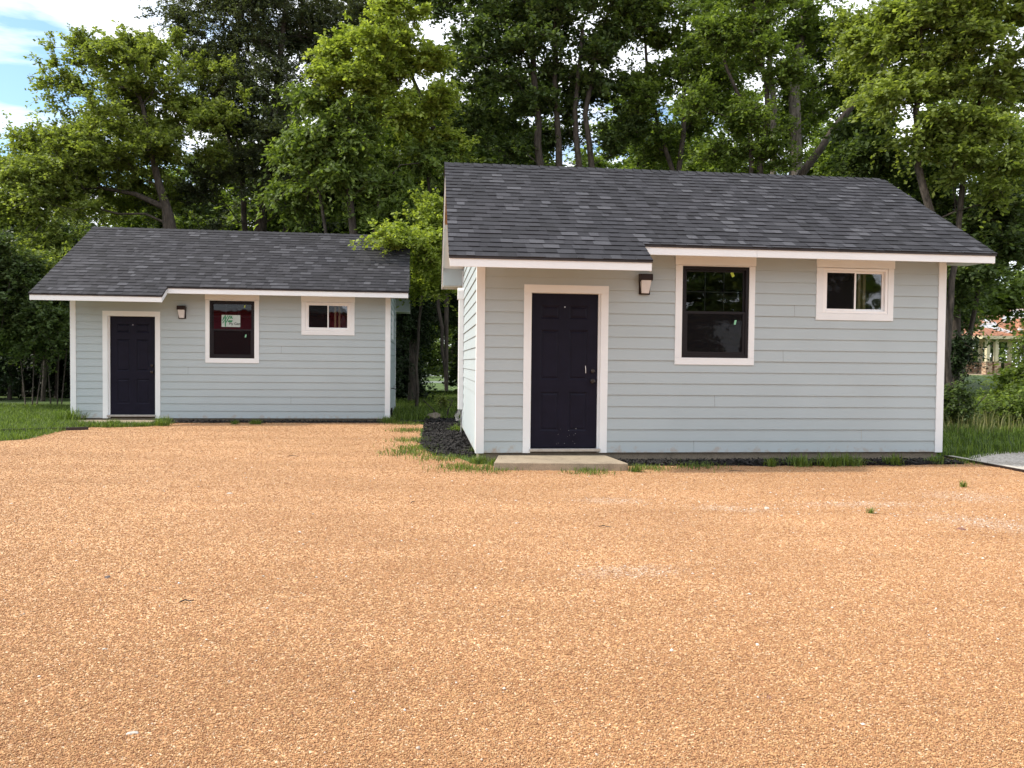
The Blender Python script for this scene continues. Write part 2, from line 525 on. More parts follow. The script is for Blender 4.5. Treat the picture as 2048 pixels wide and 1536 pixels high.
# ------------------------------------------------------------------ ground
def terrain():
    xs = np.unique(np.concatenate([np.linspace(-300, -30, 20), np.linspace(-30, 60, 61), np.linspace(60, 300, 18)]))
    ys = np.unique(np.concatenate([np.linspace(-120, 0, 12), np.linspace(0, 18, 10), np.linspace(18, 90, 49), np.linspace(90, 500, 26)]))
    V = np.array([(x, y, ground_h(x, y)) for y in ys for x in xs])
    nx = len(xs)
    F = np.array([(j * nx + i, j * nx + i + 1, (j + 1) * nx + i + 1, (j + 1) * nx + i) for j in range(len(ys) - 1) for i in range(nx - 1)])
    return tag(np_mesh('ground', V, F, M['lawn']), kind='structure')
terrain()

def sheet(name, pts, z, mat, jag=0.0, step=.25, seed=1):
    rnd = random.Random(seed); out = []
    k = len(pts)
    for i in range(k):
        a, b = pts[i], pts[(i + 1) % k]
        L = math.dist(a, b); n = max(1, int(L / step)) if jag and L < 40 else 1
        for j in range(n):
            t = j / n
            q = (a[0] + (b[0] - a[0]) * t, a[1] + (b[1] - a[1]) * t)
            if jag and j: q = (q[0] + rnd.gauss(0, jag), q[1] + rnd.gauss(0, jag))
            out.append((q[0], q[1], z))
    m = MB(); m.poly(out)
    me = m.build(name, mat)
    return tag(me, kind='structure')

# orange gravel lot
GRAVEL = [(-60, -60), (60, -60), (60, 4), (20, 5.5), (6.7, 6.4), (6.55, 9.0), (6.24, 11.3), (5.9, 10.55), (-.45, 9.95), (-.75, 10.7),
          (-1.12, 10.85), (-1.5, 13.1), (-1.95, 16.6), (-2.3, 16.9), (-6.95, 15.9), (-7.4, 14.85), (-8.6, 14.75), (-7.94, 14.1), (-7.75, 12.6), (-8.4, 11.4), (-30, 3), (-60, 0)]
GRAVEL = [(-60, -60), (60, -60), (60, 4), (20, 7.2), (7.6, 8.3), (6.39, 9.75), (6.24, 11.33), (5.9, 10.62), (-.45, 10.0), (-.75, 10.72),
          (-1.10, 10.9), (-1.5, 13.1), (-1.95, 16.6), (-2.4, 16.75), (-6.95, 16.0), (-7.0, 15.25), (-8.0, 14.95), (-8.1, 14.1), (-7.75, 12.5), (-8.6, 11.2), (-30, 3), (-60, 0)]
sheet('gravel_lot', GRAVEL, .006, M['gravel'], .05, .25, 3)
sheet('limestone_path', [(6.43, 9.75), (7.6, 8.32), (20, 7.3), (20, 13.2), (9.5, 12.4), (7.4, 12.1), (6.6, 11.3)], .010, M['limestone'], .06, .3, 5)

def in_poly(P, poly):
    x, y = P[:, 0], P[:, 1]; ins = np.zeros(len(P), bool)
    k = len(poly)
    for i in range(k):
        x0, y0 = poly[i]; x1, y1 = poly[(i + 1) % k]
        c = ((y0 > y) != (y1 > y)) & (x < (x1 - x0) * (y - y0) / ((y1 - y0) or 1e-9) + x0)
        ins ^= c
    return ins

OCT_V = np.array([(1, 0, 0), (0, 1, 0), (-1, 0, 0), (0, -1, 0), (0, 0, 1), (0, 0, -1)], float)
OCT_F = np.array([(0, 1, 4), (1, 2, 4), (2, 3, 4), (3, 0, 4), (1, 0, 5), (2, 1, 5), (3, 2, 5), (0, 3, 5)])

def stones(name, P, size, mat, tint, flat=.6, seed=1):
    rs = np.random.RandomState(seed); n = len(P)
    V = OCT_V[None] * (1 + rs.uniform(-.35, .35, (n, 6, 1)))
    a = rs.uniform(0, 6.28, n); b = rs.uniform(-.5, .5, n)
    ca, sa = np.cos(a)[:, None], np.sin(a)[:, None]; cb, sb = np.cos(b)[:, None], np.sin(b)[:, None]
    V = V * np.stack([size * rs.uniform(.8, 1.3, n), size * rs.uniform(.7, 1.1, n), size * flat], 1)[:, None, :]
    x, y, z = V[..., 0], V[..., 1], V[..., 2]
    y, z = y * cb - z * sb, y * sb + z * cb
    x, y = x * ca - y * sa, x * sa + y * ca
    V = np.stack([x, y, z], 2) + P[:, None, :]
    F = (np.arange(n)[:, None, None] * 6 + OCT_F[None]).reshape(-1, 3)
    return np_mesh(name, V.reshape(-1, 3), F, mat, None, np.repeat(tint, 8))

def near_grains():
    rs = np.random.RandomState(2)
    n = 470000
    # denser close by: sample distance with a falling density
    u = rs.uniform(0, 1, n)
    y = 2.2 * np.exp(u ** 1.15 * math.log(17.0 / 2.2))
    x = rs.uniform(-1, 1, n) * (y * .68 + .15)
    size = rs.uniform(.0020, .0045, n) * (1 + (y - 2.2) * .13)
    z = .008 + rs.uniform(-.4, .25, n) * size
    P = np.stack([x, y, z], 1)
    k = in_poly(P, GRAVEL)
    P, size = P[k], size[k]
    t = np.clip(rs.beta(2, 2.2, len(P)), 0, 1)
    o = stones('loose_gravel', P, size, M['grain'], t, .65, 5)
    tag(o, kind='stuff')
near_grains()

def pale_chips():
    rs = np.random.RandomState(8); P = []; S = []
    for (cx, cy, rx, ry, rot, cnt) in ((4.05, 6.5, 1.15, .24, -40, 330), (2.0, 7.1, .7, .14, -12, 70), (3.35, 7.4, 1.2, .13, 4, 80), (.75, 4.9, .7, .13, 10, 40), (4.6, 7.9, .8, .3, 0, 50), (.95, 7.45, .6, .15, 5, 30), (0, 5, 5, 3, 0, 900), (-3, 9, 4, 4, 0, 160), (3, 8.5, 3, .9, 0, 200)):
        g = rs.normal(0, .7, (cnt, 2)) * (rx, ry * 1.5); cnt_ = cnt; a = R(rot)
        P.append(np.stack([cx + g[:, 0] * math.cos(a) - g[:, 1] * math.sin(a), cy + g[:, 0] * math.sin(a) + g[:, 1] * math.cos(a), np.full(cnt, .009)], 1))
        S.append(rs.uniform(.003, .011, cnt) * rs.uniform(.5, 1.3, cnt))
    P = np.concatenate(P); S = np.concatenate(S)
    k = in_poly(P, GRAVEL) & (P[:, 1] > 2.3)
    o = stones('pale_pebbles', P[k], S[k], M['stone'], rs.uniform(0, 1, k.sum()), .6, 9)
    tag(o, kind='stuff')
pale_chips()

def rock(x, y, size, mat, name, label, seed, cat='stone', flat=.5, z=0.0):
    import bmesh
    bm = bmesh.new(); bmesh.ops.create_icosphere(bm, subdivisions=3, radius=1)
    rnd = random.Random(seed); dirs = [(Vector((rnd.gauss(0, 1), rnd.gauss(0, 1), rnd.gauss(0, 1))).normalized(), rnd.uniform(.6, .95)) for _ in range(9)]
    for v in bm.verts:
        c = v.co.copy()
        for d, h in dirs:
            k = c.dot(d)
            if k > h: c -= d * (k - h) * .9
        v.co = Vector((c.x * size * 1.25, c.y * size * .85, c.z * size * flat))
    me = bpy.data.meshes.new(name); bm.to_mesh(me); bm.free(); me.materials.append(mat)
    o = bpy.data.objects.new(name, me); col.objects.link(o); o.location = (x, y, z + size * flat * .45); o.rotation_euler = (0, 0, rnd.uniform(0, 3))
    return tag(o, label, cat)
M['rock_pale'] = m_concrete('pale_rock', (.52, .48, .42)); M['rock_dark'] = m_concrete('dark_rock', (.10, .08, .075)); M['rock_red'] = m_concrete('reddish_rock', (.24, .12, .09)); M['rock_tan'] = m_concrete('tan_rock', (.20, .165, .13))
rock(-1.31, 2.70, .018, M['rock_pale'], 'stone', 'pale grey pebble on the gravel near the bottom left corner of the photo', 3)
rock(-2.40, 4.65, .022, M['rock_dark'], 'stone', 'small dark grey pebble lying far left on the bare gravel', 4)
rock(-2.75, 7.64, .034, M['rock_pale'], 'stone', 'flat pale stone on the gravel in front of the farther cabin', 5, flat=.3)
rock(3.62, 6.28, .032, M['rock_red'], 'stone', 'reddish brown stone on the gravel beside the pale streak at right', 6)
rock(2.33, 7.12, .030, M['rock_pale'], 'stone', 'whitish stone on the gravel in front of the tall dark window', 7)
rock(1.02, 3.05, .015, M['rock_red'], 'stone', 'small reddish pebble low on the gravel right of centre', 8)
rock(-1.75, 17.8, .22, M['rock_tan'], 'boulder', 'tan boulder at the far end of the black mulch bed between the cabins', 14, 'boulder', .55)

# ------------------------------------------------------------------ cabins
def shingle_slope(mb, x0, x1, ytop, ztop, ydir, slope, length, xlimit=None, tstart=0.0, seed=1):
    """rows of laminated tabs on a slope running down from the ridge; ydir -1 front, +1 back"""
    rnd = random.Random(seed)
    cs = 1 / math.sqrt(1 + slope * slope); sn = slope * cs
    e = .1435
    nrow = int(math.ceil(length / e))
    def P(x, t, h):   # t measured up from the long eave
        q = length - t
        return (x, ytop + ydir * (q * cs + h * sn), ztop - q * sn + h * cs)
    for k in range(nrow):
        t0, t1 = k * e, min((k + 1) * e + .012, length)
        segs = [(x0, x1, t0)]
        if xlimit and t0 < tstart:
            if t0 + e > tstart: segs = [(x0, xlimit, t0), (xlimit, x1, tstart)]
            else: segs = [(x0, xlimit, t0)]
        for (a, b, ta) in segs:
            x = a - rnd.uniform(0, .2)
            raised = rnd.random() < .5
            while x < b:
                w = rnd.uniform(.08, .23)
                xa, xb = max(x, a), min(x + w, b)
                x += w
                if xb - xa < .005: continue
                raised = not raised if rnd.random() < .8 else raised
                q = rnd.random()
                tint = rnd.uniform(.05, .45) if q < .42 else rnd.uniform(.4, .72) if q < .72 else rnd.uniform(.75, 1)
                if not raised: tint *= .82
                hb = .010 + (.005 if raised else 0) + rnd.uniform(0, .0015); tb = ta + (0 if raised else rnd.uniform(.001, .004)) + rnd.uniform(-.0015, .0015)
                p = [P(xa, tb, hb), P(xb, tb, hb), P(xb, t1, .003), P(xa, t1, .003)]
                lo = [P(xa, tb, -.002), P(xb, tb, -.002)]
                if ydir < 0:
                    mb.quad(p[0], p[1], p[2], p[3], tint); mb.quad(lo[0], lo[1], p[1], p[0], 0.02)
                else:
                    mb.quad(p[3], p[2], p[1], p[0], tint); mb.quad(p[0], p[1], lo[1], lo[0], 0.02)

def lap_wall(mb, along, L, top, base, outward, openings=(), ymirror=False, exp=.1537, lip=.0145, joints=()):
    """lap boards. top(u) gives wall height at u; base point + along*u ; outward normal"""
    along = Vector(along); outward = Vector(outward); base = Vector(base)
    flip = along.cross(Vector((0, 0, 1))).dot(outward) < 0
    def P(u, z, y):
        return tuple(base + along * u + Vector((0, 0, z)) + outward * y)
    def add(a, b, c, d, t):
        if flip: mb.quad(d, c, b, a, t)
        else: mb.quad(a, b, c, d, t)
    ztop = max(top(L * i / 40) for i in range(41))
    z = 0.0; k = 0
    rnd = random.Random(int(L * 100))
    while z < ztop:
        z1 = z + exp
        cuts = sorted({z, z1} | {c for o in openings for c in (o[2], o[3]) if z < c < z1})
        tint = rnd.random(); wob = rnd.uniform(-.0015, .0015)
        prof = lambda q: lip * (1 - (q - z) / exp) + .002 + wob
        for za, zb in zip(cuts[:-1], cuts[1:]):
            zm = (za + zb) / 2
            # extent under the roof line
            us = [i * L / 200 for i in range(201) if top(i * L / 200) > za + 1e-6]
            if not us: continue
            ua, ub = us[0], us[-1]
            us2 = [i * L / 200 for i in range(201) if top(i * L / 200) > zb]
            uc, ud = (us2[0], us2[-1]) if us2 else ((ua + ub) / 2,) * 2
            free = [(0.0, L)]
            for o in openings:
                if o[2] <= zm <= o[3]:
                    nf = []
                    for (p, q) in free:
                        if o[1] <= p or o[0] >= q: nf.append((p, q)); continue
                        if o[0] > p: nf.append((p, o[0]))
                        if o[1] < q: nf.append((o[1], q))
                    free = nf
            for (p, q) in free:
                a0, b0 = max(p, ua), min(q, ub); a1, b1 = max(p, uc), min(q, ud)
                if b0 <= a0: continue
                if a1 > b1: a1 = b1 = (a0 + b0) / 2
                js = [a0] + [j for (kk, j) in joints if kk == k and a0 < j < b0] + [b0]
                for i in range(len(js) - 1):
                    s0 = js[i] + (.0015 if i else 0); s1 = js[i + 1] - (.0015 if i < len(js) - 2 else 0)
                    t0 = s0 if i else a1; t1 = s1 if i < len(js) - 2 else b1
                    add(P(s0, za, prof(za)), P(s1, za, prof(za)), P(t1, zb, prof(zb)), P(t0, zb, prof(zb)), tint)
                    if za == z: add(P(s0, za, -.002), P(s1, za, -.002), P(s1, za, prof(za)), P(s0, za, prof(za)), tint)
        z = z1; k += 1

def text_mesh(s, size, mat, parent, name):
    cu = bpy.data.curves.new(name, 'FONT'); cu.body = s; cu.size = size; cu.extrude = .0004; cu.offset = .0012
    t = bpy.data.objects.new(name, cu); col.objects.link(t)
    bpy.context.view_layer.update()
    me = bpy.data.meshes.new_from_object(t.evaluated_get(bpy.context.evaluated_depsgraph_get()))
    bpy.data.objects.remove(t)
    me.name = name; me.materials.clear(); me.materials.append(mat)
    o = bpy.data.objects.new(name, me); col.objects.link(o); o.parent = parent
    o.rotation_euler = (math.pi / 2, 0, 0)
    return o

def cabin(loc, yaw, p, label, near):
    root = empty('cabin', loc, yaw)
    tag(root, label, 'cabin', 'sage siding cabins with dark shingle roofs')
    W, D = p['W'], p['D']; zr, s = p['zr'], p['s']; a, a2, oL, oR, xs, fh = p['a'], p['a2'], p['oL'], p['oR'], p['xs'], p['fh']
    cs = 1 / math.sqrt(1 + s * s)
    rh = lambda y: zr - s * abs(y - D / 2)
    under = .125   # roof deck thickness, measured vertically
    TT = .022      # trim proud of wall plane
    # foundation, floor, inner skin
    MB().box(.03, W - .03, .03, D - .03, -.32, -.002).build('foundation', M['foundation'], root)
    MB().box(.04, W - .04, .04, D - .04, .0, .02).build('floor', M['floor'], root)
    # openings (x0,x1,z0,z1)
    do = (p['tx0'] + .03, p['tx1'] - .03, -1, p['tz1'] - .03)
    w1 = (p['w1x0'] + .02, p['w1x1'] - .02, p['w1z0'] + .02, p['w1hz'] + .01)
    w2 = (p['w2x0'] + .02, p['w2x1'] - .02, p['w2z0'] + .02, p['w2hz'] + .01)
    front_top = rh(0) - under
    m = MB()
    lap_wall(m, (1, 0, 0), W, lambda u: front_top, (0, 0, 0), (0, -1, 0), (do, w1, w2), joints=((0, 2.92), (1, 5.3), (4, 3.2), (8, 4.15), (12, 4.3)) if near else ((2, 4.4), (6, 2.3), (9, 4.2)))
    m.build('wall', M['siding'], root)
    gt = lambda u: rh(u) - under
    m = MB(); lap_wall(m, (0, 1, 0), D, gt, (0, 0, 0), (-1, 0, 0), joints=((3, 2.4), (8, 1.5), (12, 3.1))); m.build('wall', M['siding'], root)
    side_open = () if near else ((1.32, 2.28, 1.77, 2.40),)
    m = MB(); lap_wall(m, (0, 1, 0), D, gt, (W, 0, 0), (1, 0, 0), side_open); m.build('wall', M['siding'], root)
    m = MB(); lap_wall(m, (1, 0, 0), W, lambda u: front_top, (0, D, 0), (0, 1, 0)); m.build('wall', M['siding'], root)
    # inner lining seen dimly through the glass
    m = MB()
    m.quad((.09, D - .09, .02), (W - .09, D - .09, .02), (W - .09, D - .09, 2.44), (.09, D - .09, 2.44))
    m.quad((.09, .09, .02), (.09, D - .09, .02), (.09, D - .09, 2.44), (.09, .09, 2.44))
    m.quad((W - .09, .09, .02), (W - .09, D - .09, .02), (W - .09, D - .09, 1.7), (W - .09, .09, 1.7))
    m.quad((.05, .05, 2.62), (W - .05, .05, 2.62), (W - .05, D - .05, 2.62), (.05, D - .05, 2.62))
    m.build('inner_wall', M['inner'], root)
    # corner boards
    def corner(x, y, sx, sy):
        zt = front_top
        c = MB()
        x0, x1 = sorted((x - sx * TT, x + sx * .088)); y0, y1 = sorted((y - sy * TT, y + sy * .004))
        c.box(x0, x1, y0, y1, -.008, zt)
        x0, x1 = sorted((x - sx * TT, x + sx * .004)); y0, y1 = sorted((y + sy * .004, y + sy * .088))
        c.box(x0, x1, y0, y1, -.008, zt)
        c.build('corner_board', M['trim'], root, .002)
    corner(0, 0, 1, 1); corner(W, 0, -1, 1); corner(0, D, 1, -1); corner(W, D, -1, -1)
    # ---- roof
    m = MB()
    def slope_deck(x0, x1, y0, y1):
        m.prism([(y0, rh(y0) - .012), (y1, rh(y1) - .012), (y1, rh(y1) - under + .03), (y0, rh(y0) - under + .03)], 'x', x0, x1)
    slope_deck(-a + .018, xs - .018, -oL + .02, D / 2 - .002)
    slope_deck(xs - .018, W + a2 - .018, -oR + .02, D / 2 - .002)
    slope_deck(-a + .018, W + a2 - .018, D / 2 + .002, D + oR - .02)
    roof = m.build('roof', M['trim'], root)
    m = MB()
    LL = (D / 2 + oL + .02) / cs; LR = (D / 2 + oR + .02) / cs
    shingle_slope(m, -a - .015, W + a2 + .015, D / 2, zr, -1, s, LL, xs + .012, LL - LR, seed=3 if near else 8)
    shingle_slope(m, -a - .015, W + a2 + .015, D / 2, zr, 1, s, LR, seed=5)
    for (xa_, xb_, ya_) in ((-a + .005, xs - .005, -oL + .03), (xs - .005, W + a2 - .005, -oR + .03), (-a + .005, W + a2 - .005, D + oR - .03)):
        m.quad((xa_, ya_, rh(ya_) - .003), (xb_, ya_, rh(ya_) - .003), (xb_, D / 2, zr - .003), (xa_, D / 2, zr - .003), .01)   # felt under the tabs
    rnd = random.Random(9); x = -a - .015      # ridge caps
    while x < W + a2 - .1:
        x1 = min(x + .15, W + a2 + .015); t = rnd.uniform(.1, .6); w = .14
        h0, h1 = .022, .012
        m.quad((x, D / 2 - w * cs, zr - w * s * cs + h0), (x1, D / 2 - w * cs, zr - w * s * cs + h1), (x1, D / 2, zr + h1), (x, D / 2, zr + h0), t)
        m.quad((x, D / 2, zr + h0), (x1, D / 2, zr + h1), (x1, D / 2 + w * cs, zr - w * s * cs + h1), (x, D / 2 + w * cs, zr - w * s * cs + h0), t)
        x = x1
    m.build('shingles', M['shingle'], roof)
    # drip edges, dark line over each fascia
    m = MB()
    def drip(xa, xb, yo, sg):
        z = rh(yo)
        y0, y1 = sorted((yo - sg * .01, yo + sg * .014))
        m.box(xa, xb, y0, y1, z - .034, z - .001)
    drip(-a - .012, xs + .010, -oL, -1); drip(xs - .01, W + a2 + .012, -oR, -1); drip(-a - .012, W + a2 + .012, D + oR, 1)
    def rdrip(x0, x1, ya, yb):
        m.prism([(ya, rh(ya) - .006), (yb, rh(yb) - .006), (yb, rh(yb) - .034), (ya, rh(ya) - .034)], 'x', x0, x1)
    for (x0, x1, ya) in ((-a - .012, -a + .006, -oL), (W + a2 - .006, W + a2 + .012, -oR)):
        rdrip(x0, x1, ya, D / 2); rdrip(x0, x1, D / 2, D + oR)
    rdrip(xs - .006, xs + .012, -oL, -oR)
    m.build('drip_edge', M['drip'], roof)
    # fascia
    def fas(xa, xb, yo, sg, joint=None):
        y0, y1 = sorted((yo, yo - sg * .02)); z = rh(yo)
        m = MB(); 
        if joint: m.box(xa, joint - .001, y0, y1, z - fh - .02, z - .03); m.box(joint + .001, xb, y0, y1, z - fh - .02, z - .03)
        else: m.box(xa, xb, y0, y1, z - fh - .02, z - .03)
        m.build('fascia', M['trim'], roof, .0015)
    fas(-a - .002, xs + .002, -oL, -1); fas(xs + .004, W + a2 + .002, -oR, -1, 3.55 if near else None); fas(-a - .002, W + a2 + .002, D + oR, 1)
    def rake(x0, x1, ya, yb):
        lo = fh + .03
        MB().prism([(ya, rh(ya) - .032), (yb, rh(yb) - .032), (yb, rh(yb) - lo - .01), (ya, rh(ya) - lo - .01)], 'x', x0, x1).build('barge_board', M['trim'], roof, .0015)
    rake(-a, -a + .018, -oL + .021, D / 2 - .001); rake(-a, -a + .018, D / 2 + .001, D + oR - .021)
    rake(W + a2 - .018, W + a2, -oR + .021, D / 2 - .001); rake(W + a2 - .018, W + a2, D / 2 + .001, D + oR - .021)
    rake(xs - .018, xs, -oL + .021, -oR - .001)
    # soffits (flat under the eaves)
    def soffit(xa, xb, y0, y1, z):
        MB().box(xa, xb, y0, y1, z, z + .012).build('soffit', M['trim'], roof)
    zl, zR = rh(-oL) - fh - .008, rh(-oR) - fh - .008
    soffit(-a + .02, W + a2 - .02, D + .016, D + oR - .021, zR)
    # boxed returns at the gable ends
    for (x0, x1) in ((-a + .019, -.014), (W + .014, W + a2 - .019)):
        for (yo, f) in ((D + oR - .022, 1), (-(oL if x0 < 0 else oR) + .022, -1)):
            if f < 0 and x0 < 0: continue
            yi = D - .02 if f > 0 else .02
            zb = (zR if f > 0 or x0 > 0 else zl) + .013
            y0, y1 = sorted((yi, yo))
            MB().prism([(y0, zb), (y1, zb), (y1, rh(y1) - under + .026), (y0, rh(y0) - under + .026)], 'x', x0, x1).build('eave_return', M['siding'], roof)
    if near:   # unpainted strip of the rake soffit near the ridge
        y0, y1 = D / 2 + .1, D / 2 + 1.1
        MB().prism([(y0, rh(y0) - under + .028), (y1, rh(y1) - under + .028), (y1, rh(y1) - under + .016), (y0, rh(y0) - under + .016)], 'x', -a + .02, -a + .2).build('bare_board', M['barewood'], roof)
    # ---- door
    dx0, dx1, dz0 = p['dx0'], p['dx1'], p['dz0']; dzt = dz0 + 2.032
    m = MB(); yb = .035   # slab face plane
    # slab built as stiles and rails round six recessed raised panels
    cw = (dx1 - dx0); xa = [0, .125, .125 + (cw - .375) / 2, .25 + (cw - .375) / 2, cw - .125, cw]
    rows = [(.22, .74), (.90, 1.56), (1.70, 1.88)]
    zs = [0] + [q for r_ in rows for q in r_] + [2.032]
    for i in range(5):
        for j in range(len(zs) - 1):
            X0, X1, Z0, Z1 = dx0 + xa[i], dx0 + xa[i + 1], dz0 + zs[j], dz0 + zs[j + 1]
            if i in (1, 3) and j % 2 == 1:
                e = .022; g = .012
                o = [(X0, yb, Z0), (X1, yb, Z0), (X1, yb, Z1), (X0, yb, Z1)]
                i1 = [(X0 + e, yb + g, Z0 + e), (X1 - e, yb + g, Z0 + e), (X1 - e, yb + g, Z1 - e), (X0 + e, yb + g, Z1 - e)]
                e2 = .045
                i2 = [(X0 + e2, yb + .002, Z0 + e2), (X1 - e2, yb + .002, Z0 + e2), (X1 - e2, yb + .002, Z1 - e2), (X0 + e2, yb + .002, Z1 - e2)]
                for A, B in ((o, i1), (i1, i2)):
                    for q in range(4): m.quad(A[q], A[(q + 1) % 4], B[(q + 1) % 4], B[q])
                m.quad(*i2)
            else:
                m.quad((X0, yb, Z0), (X1, yb, Z0), (X1, yb, Z1), (X0, yb, Z1))
    m.box(dx0, dx1, yb + .02, yb + .045, dz0, dzt)
    door = m.build('door', M['door'], root)
    # casing: legs butt under the head
    m = MB(); tx0, tx1, tz = p['tx0'], p['tx1'], p['tz1']; cwid = .105
    m.box(tx0, tx0 + cwid - .004, -TT, .012, -.004, tz - cwid)
    m.box(tx1 - cwid + .004, tx1, -TT, .012, -.004, tz - cwid)
    m.box(tx0, tx1, -TT, .012, tz - cwid + .0005, tz)
    m.build('door_casing', M['trim'], door, .0015)
    m = MB()
    m.box(tx0 + .02, dx0 - .003, .013, .11, -.002, tz - .03); m.box(dx1 + .003, tx1 - .02, .013, .11, -.002, tz - .03)
    m.box(dx0 - .002, dx1 + .002, .013, .11, dzt + .004, tz - .03)
    m.build('door_frame', M['trim'], door)
    MB().box(tx0 + .09, tx1 - .09, -.05, .06, dz0 - .045, dz0 - .006).build('threshold', M['metal'], door, .003)
    kx = dx1 - .065
    def disc(name, z, r, ext):
        m = MB(); m.tube([(kx, yb - .002, z), (kx, yb - .012, z)], r * 1.05, 20)
        m.tube([(kx, yb - .012, z), (kx, yb - .03, z), (kx, yb - .04, z), (kx, yb - ext, z), (kx, yb - ext - .008, z)], [r * .4, r * .4, r * .85, r * .95, r * .6], 20)
        m.build(name, M['knob'], door, smooth=False)
    disc('door_knob', dz0 + .885, .031, .06); disc('deadbolt', dz0 + 1.02, .028, .045)
    m = MB(); m.tube([((dx0 + dx1) / 2, yb - .001, dz0 + 1.86), ((dx0 + dx1) / 2, yb - .005, dz0 + 1.86)], .008, 12); m.build('peephole', M['metal'], door)
    if near:
        m = MB(); sx = dx1 - .155
        m.poly([(sx, yb - .0015, dz0 + .99), (sx + .006, yb - .0015, dz0 + .99), (sx + .004, yb - .0015, dz0 + 1.05), (sx - .002, yb - .0015, dz0 + 1.09), (sx - .007, yb - .0015, dz0 + 1.085), (sx - .002, yb - .0015, dz0 + 1.04)])
        m.build('paint_chip', M['white'], door)
        m = MB(); rnd = random.Random(4)
        for _ in range(16):
            x, z = rnd.uniform(dx0 + .3, dx1 - .25), dz0 + rnd.uniform(.03, .3); r_ = rnd.uniform(.001, .003)
            m.poly([(x - r_, yb - .0015, z), (x + r_, yb - .0015, z - r_), (x + r_ * .6, yb - .0015, z + r_ * 1.5)])
        tag(m.build('paint_specks', M['white'], door), kind='stuff')
    # ---- tall window
    X0, X1, Z0, Z1 = p['i1x0'], p['i1x1'], p['i1z0'], p['i1z1']; zm = Z0 + (Z1 - Z0) * .50
    def frame_rect(m, x0, x1, z0, z1, w, y0, y1, wb=None):
        wb = wb or w
        m.box(x0, x0 + w, y0, y1, z0, z1); m.box(x1 - w, x1, y0, y1, z0, z1)
        m.box(x0 + w, x1 - w, y0, y1, z0, z0 + wb); m.box(x0 + w, x1 - w, y0, y1, z1 - w, z1)
    m = MB(); frame_rect(m, X0 + .001, X1 - .001, Z0 + .001, Z1 - .001, .042, -.012, .08)
    win = m.build('window', M['black'], root, .002)
    m = MB(); frame_rect(m, X0 + .044, X1 - .044, zm - .02, Z1 - .044, .026, .026, .05, .03); m.build('upper_sash', M['black'], win, .0015)
    m = MB(); frame_rect(m, X0 + .044, X1 - .044, Z0 + .044, zm + .012, .034, -.002, .022, .036); m.build('lower_sash', M['black'], win, .0015)
    m = MB()
    gx0, gx1, gz0, gz1 = X0 + .07, X1 - .07, zm + .01, Z1 - .07
    for t in (1 / 3, 2 / 3):
        x = gx0 + (gx1 - gx0) * t; m.box(x - .008, x + .008, .040, .046, gz0, gz1)
    zz = (gz0 + gz1) / 2
    for i, (xa_, xb_) in enumerate(((0, 1 / 3), (1 / 3, 2 / 3), (2 / 3, 1))):
        m.box(gx0 + (gx1 - gx0) * xa_ + .009, gx0 + (gx1 - gx0) * xb_ - .009, .040, .046, zz - .008, zz + .008)
    m.build('glazing_bars', M['white'] if False else M['knob'], win)
    MB().quad((gx0 - .002, .036, gz0 - .002), (gx1 + .002, .036, gz0 - .002), (gx1 + .002, .036, gz1 + .002), (gx0 - .002, .036, gz1 + .002))
    def pane(x0, x1, z0, z1, y, par, name='pane', mat='glass'):
        m = MB(); m.quad((x0, y, z0), (x1, y, z0), (x1, y, z1), (x0, y, z1)); return m.build(name, M[mat], par)
    pane(gx0 - .003, gx1 + .003, gz0 - .003, gz1 + .003, .034, win)
    lx0, lx1, lz0, lz1 = X0 + .076, X1 - .076, Z0 + .078, zm - .020
    pane(lx0, lx1, lz0, lz1, .012, win); pane(lx0, lx1, lz0, lz1, .003, win, 'insect_screen', 'screen')
    # casing with a thicker head board
    def casing(x0, x1, z0, zh, ix0, ix1, iz0, iz1, par, zsoff):
        m = MB()
        m.box(x0, ix0 - .001, -TT, .012, iz0, zh - .003); m.box(ix1 + .001, x1, -TT, .012, iz0, zh - .003)
        m.box(x0, x1, -TT, .012, z0, iz0 - .0008)
        if zh - iz1 > .006: m.box(ix0 - .0005, ix1 + .0005, -TT, .012, iz1 + .001, zh - .003)
        m.build('window_casing', M['trim'], par, .0015)
        MB().box(x0 - .006, x1 + .006, -TT - .010, .012, zh, zsoff).build('head_board', M['trim'], par, .0015)
    casing(p['w1x0'], p['w1x1'], p['w1z0'], p['w1hz'], X0, X1, Z0, Z1, win, 2.72)
    m = MB(); m.prism([(0, 0), (.035, .018), (.008, .075), (-.027, .057)], 'y', .0325, .0335) if near else m.prism([(0, 0), (.02, 0), (.03, .05), (.005, .05)], 'y', .0325, .0335)
    t1 = m.build('paper_tag', M['tag_yellow'], win); t1.location = (X1 - .22, 0, Z1 - .135)
    m = MB(); m.prism([(0, 0), (.028, 0), (.04, .06), (.012, .06)], 'y', .0005, .0015)
    t2 = m.build('paper_tag', M['tag_green'], win); t2.location = (X1 - .20, 0, zm - .16)
    if not near:
        sx, sz = X0 + .232, Z1 - .545; sw, sh = .38, .25; y = .0325
        m = MB(); m.box(sx, sx + sw, y, y + .0008, sz, sz + sh)
        st = m.build('window_sticker', M['sticker'], win)
        g = MB(); q = y - .0015
        def S(pts): g.poly([(sx + u * sw, q, sz + v * sh) for u, v in pts])
        S([(.17, .02), (.235, .02), (.235, .98), (.17, .98)])
        S([(.03, .30), (.08, .30), (.16, .50), (.16, .62)])
        S([(.05, .48), (.09, .78), (.16, .95), (.16, .72)])
        S([(.02, .50), (.05, .50), (.16, .80), (.12, .86)])
        S([(.245, .30), (.245, .46), (.40, .95), (.48, .95)])
        S([(.245, .60), (.245, .76), (.32, .98), (.37, .98)])
        S([(.42, .66), (.50, .97), (.57, .84), (.60, .66), (.54, .66), (.51, .78), (.47, .66)])
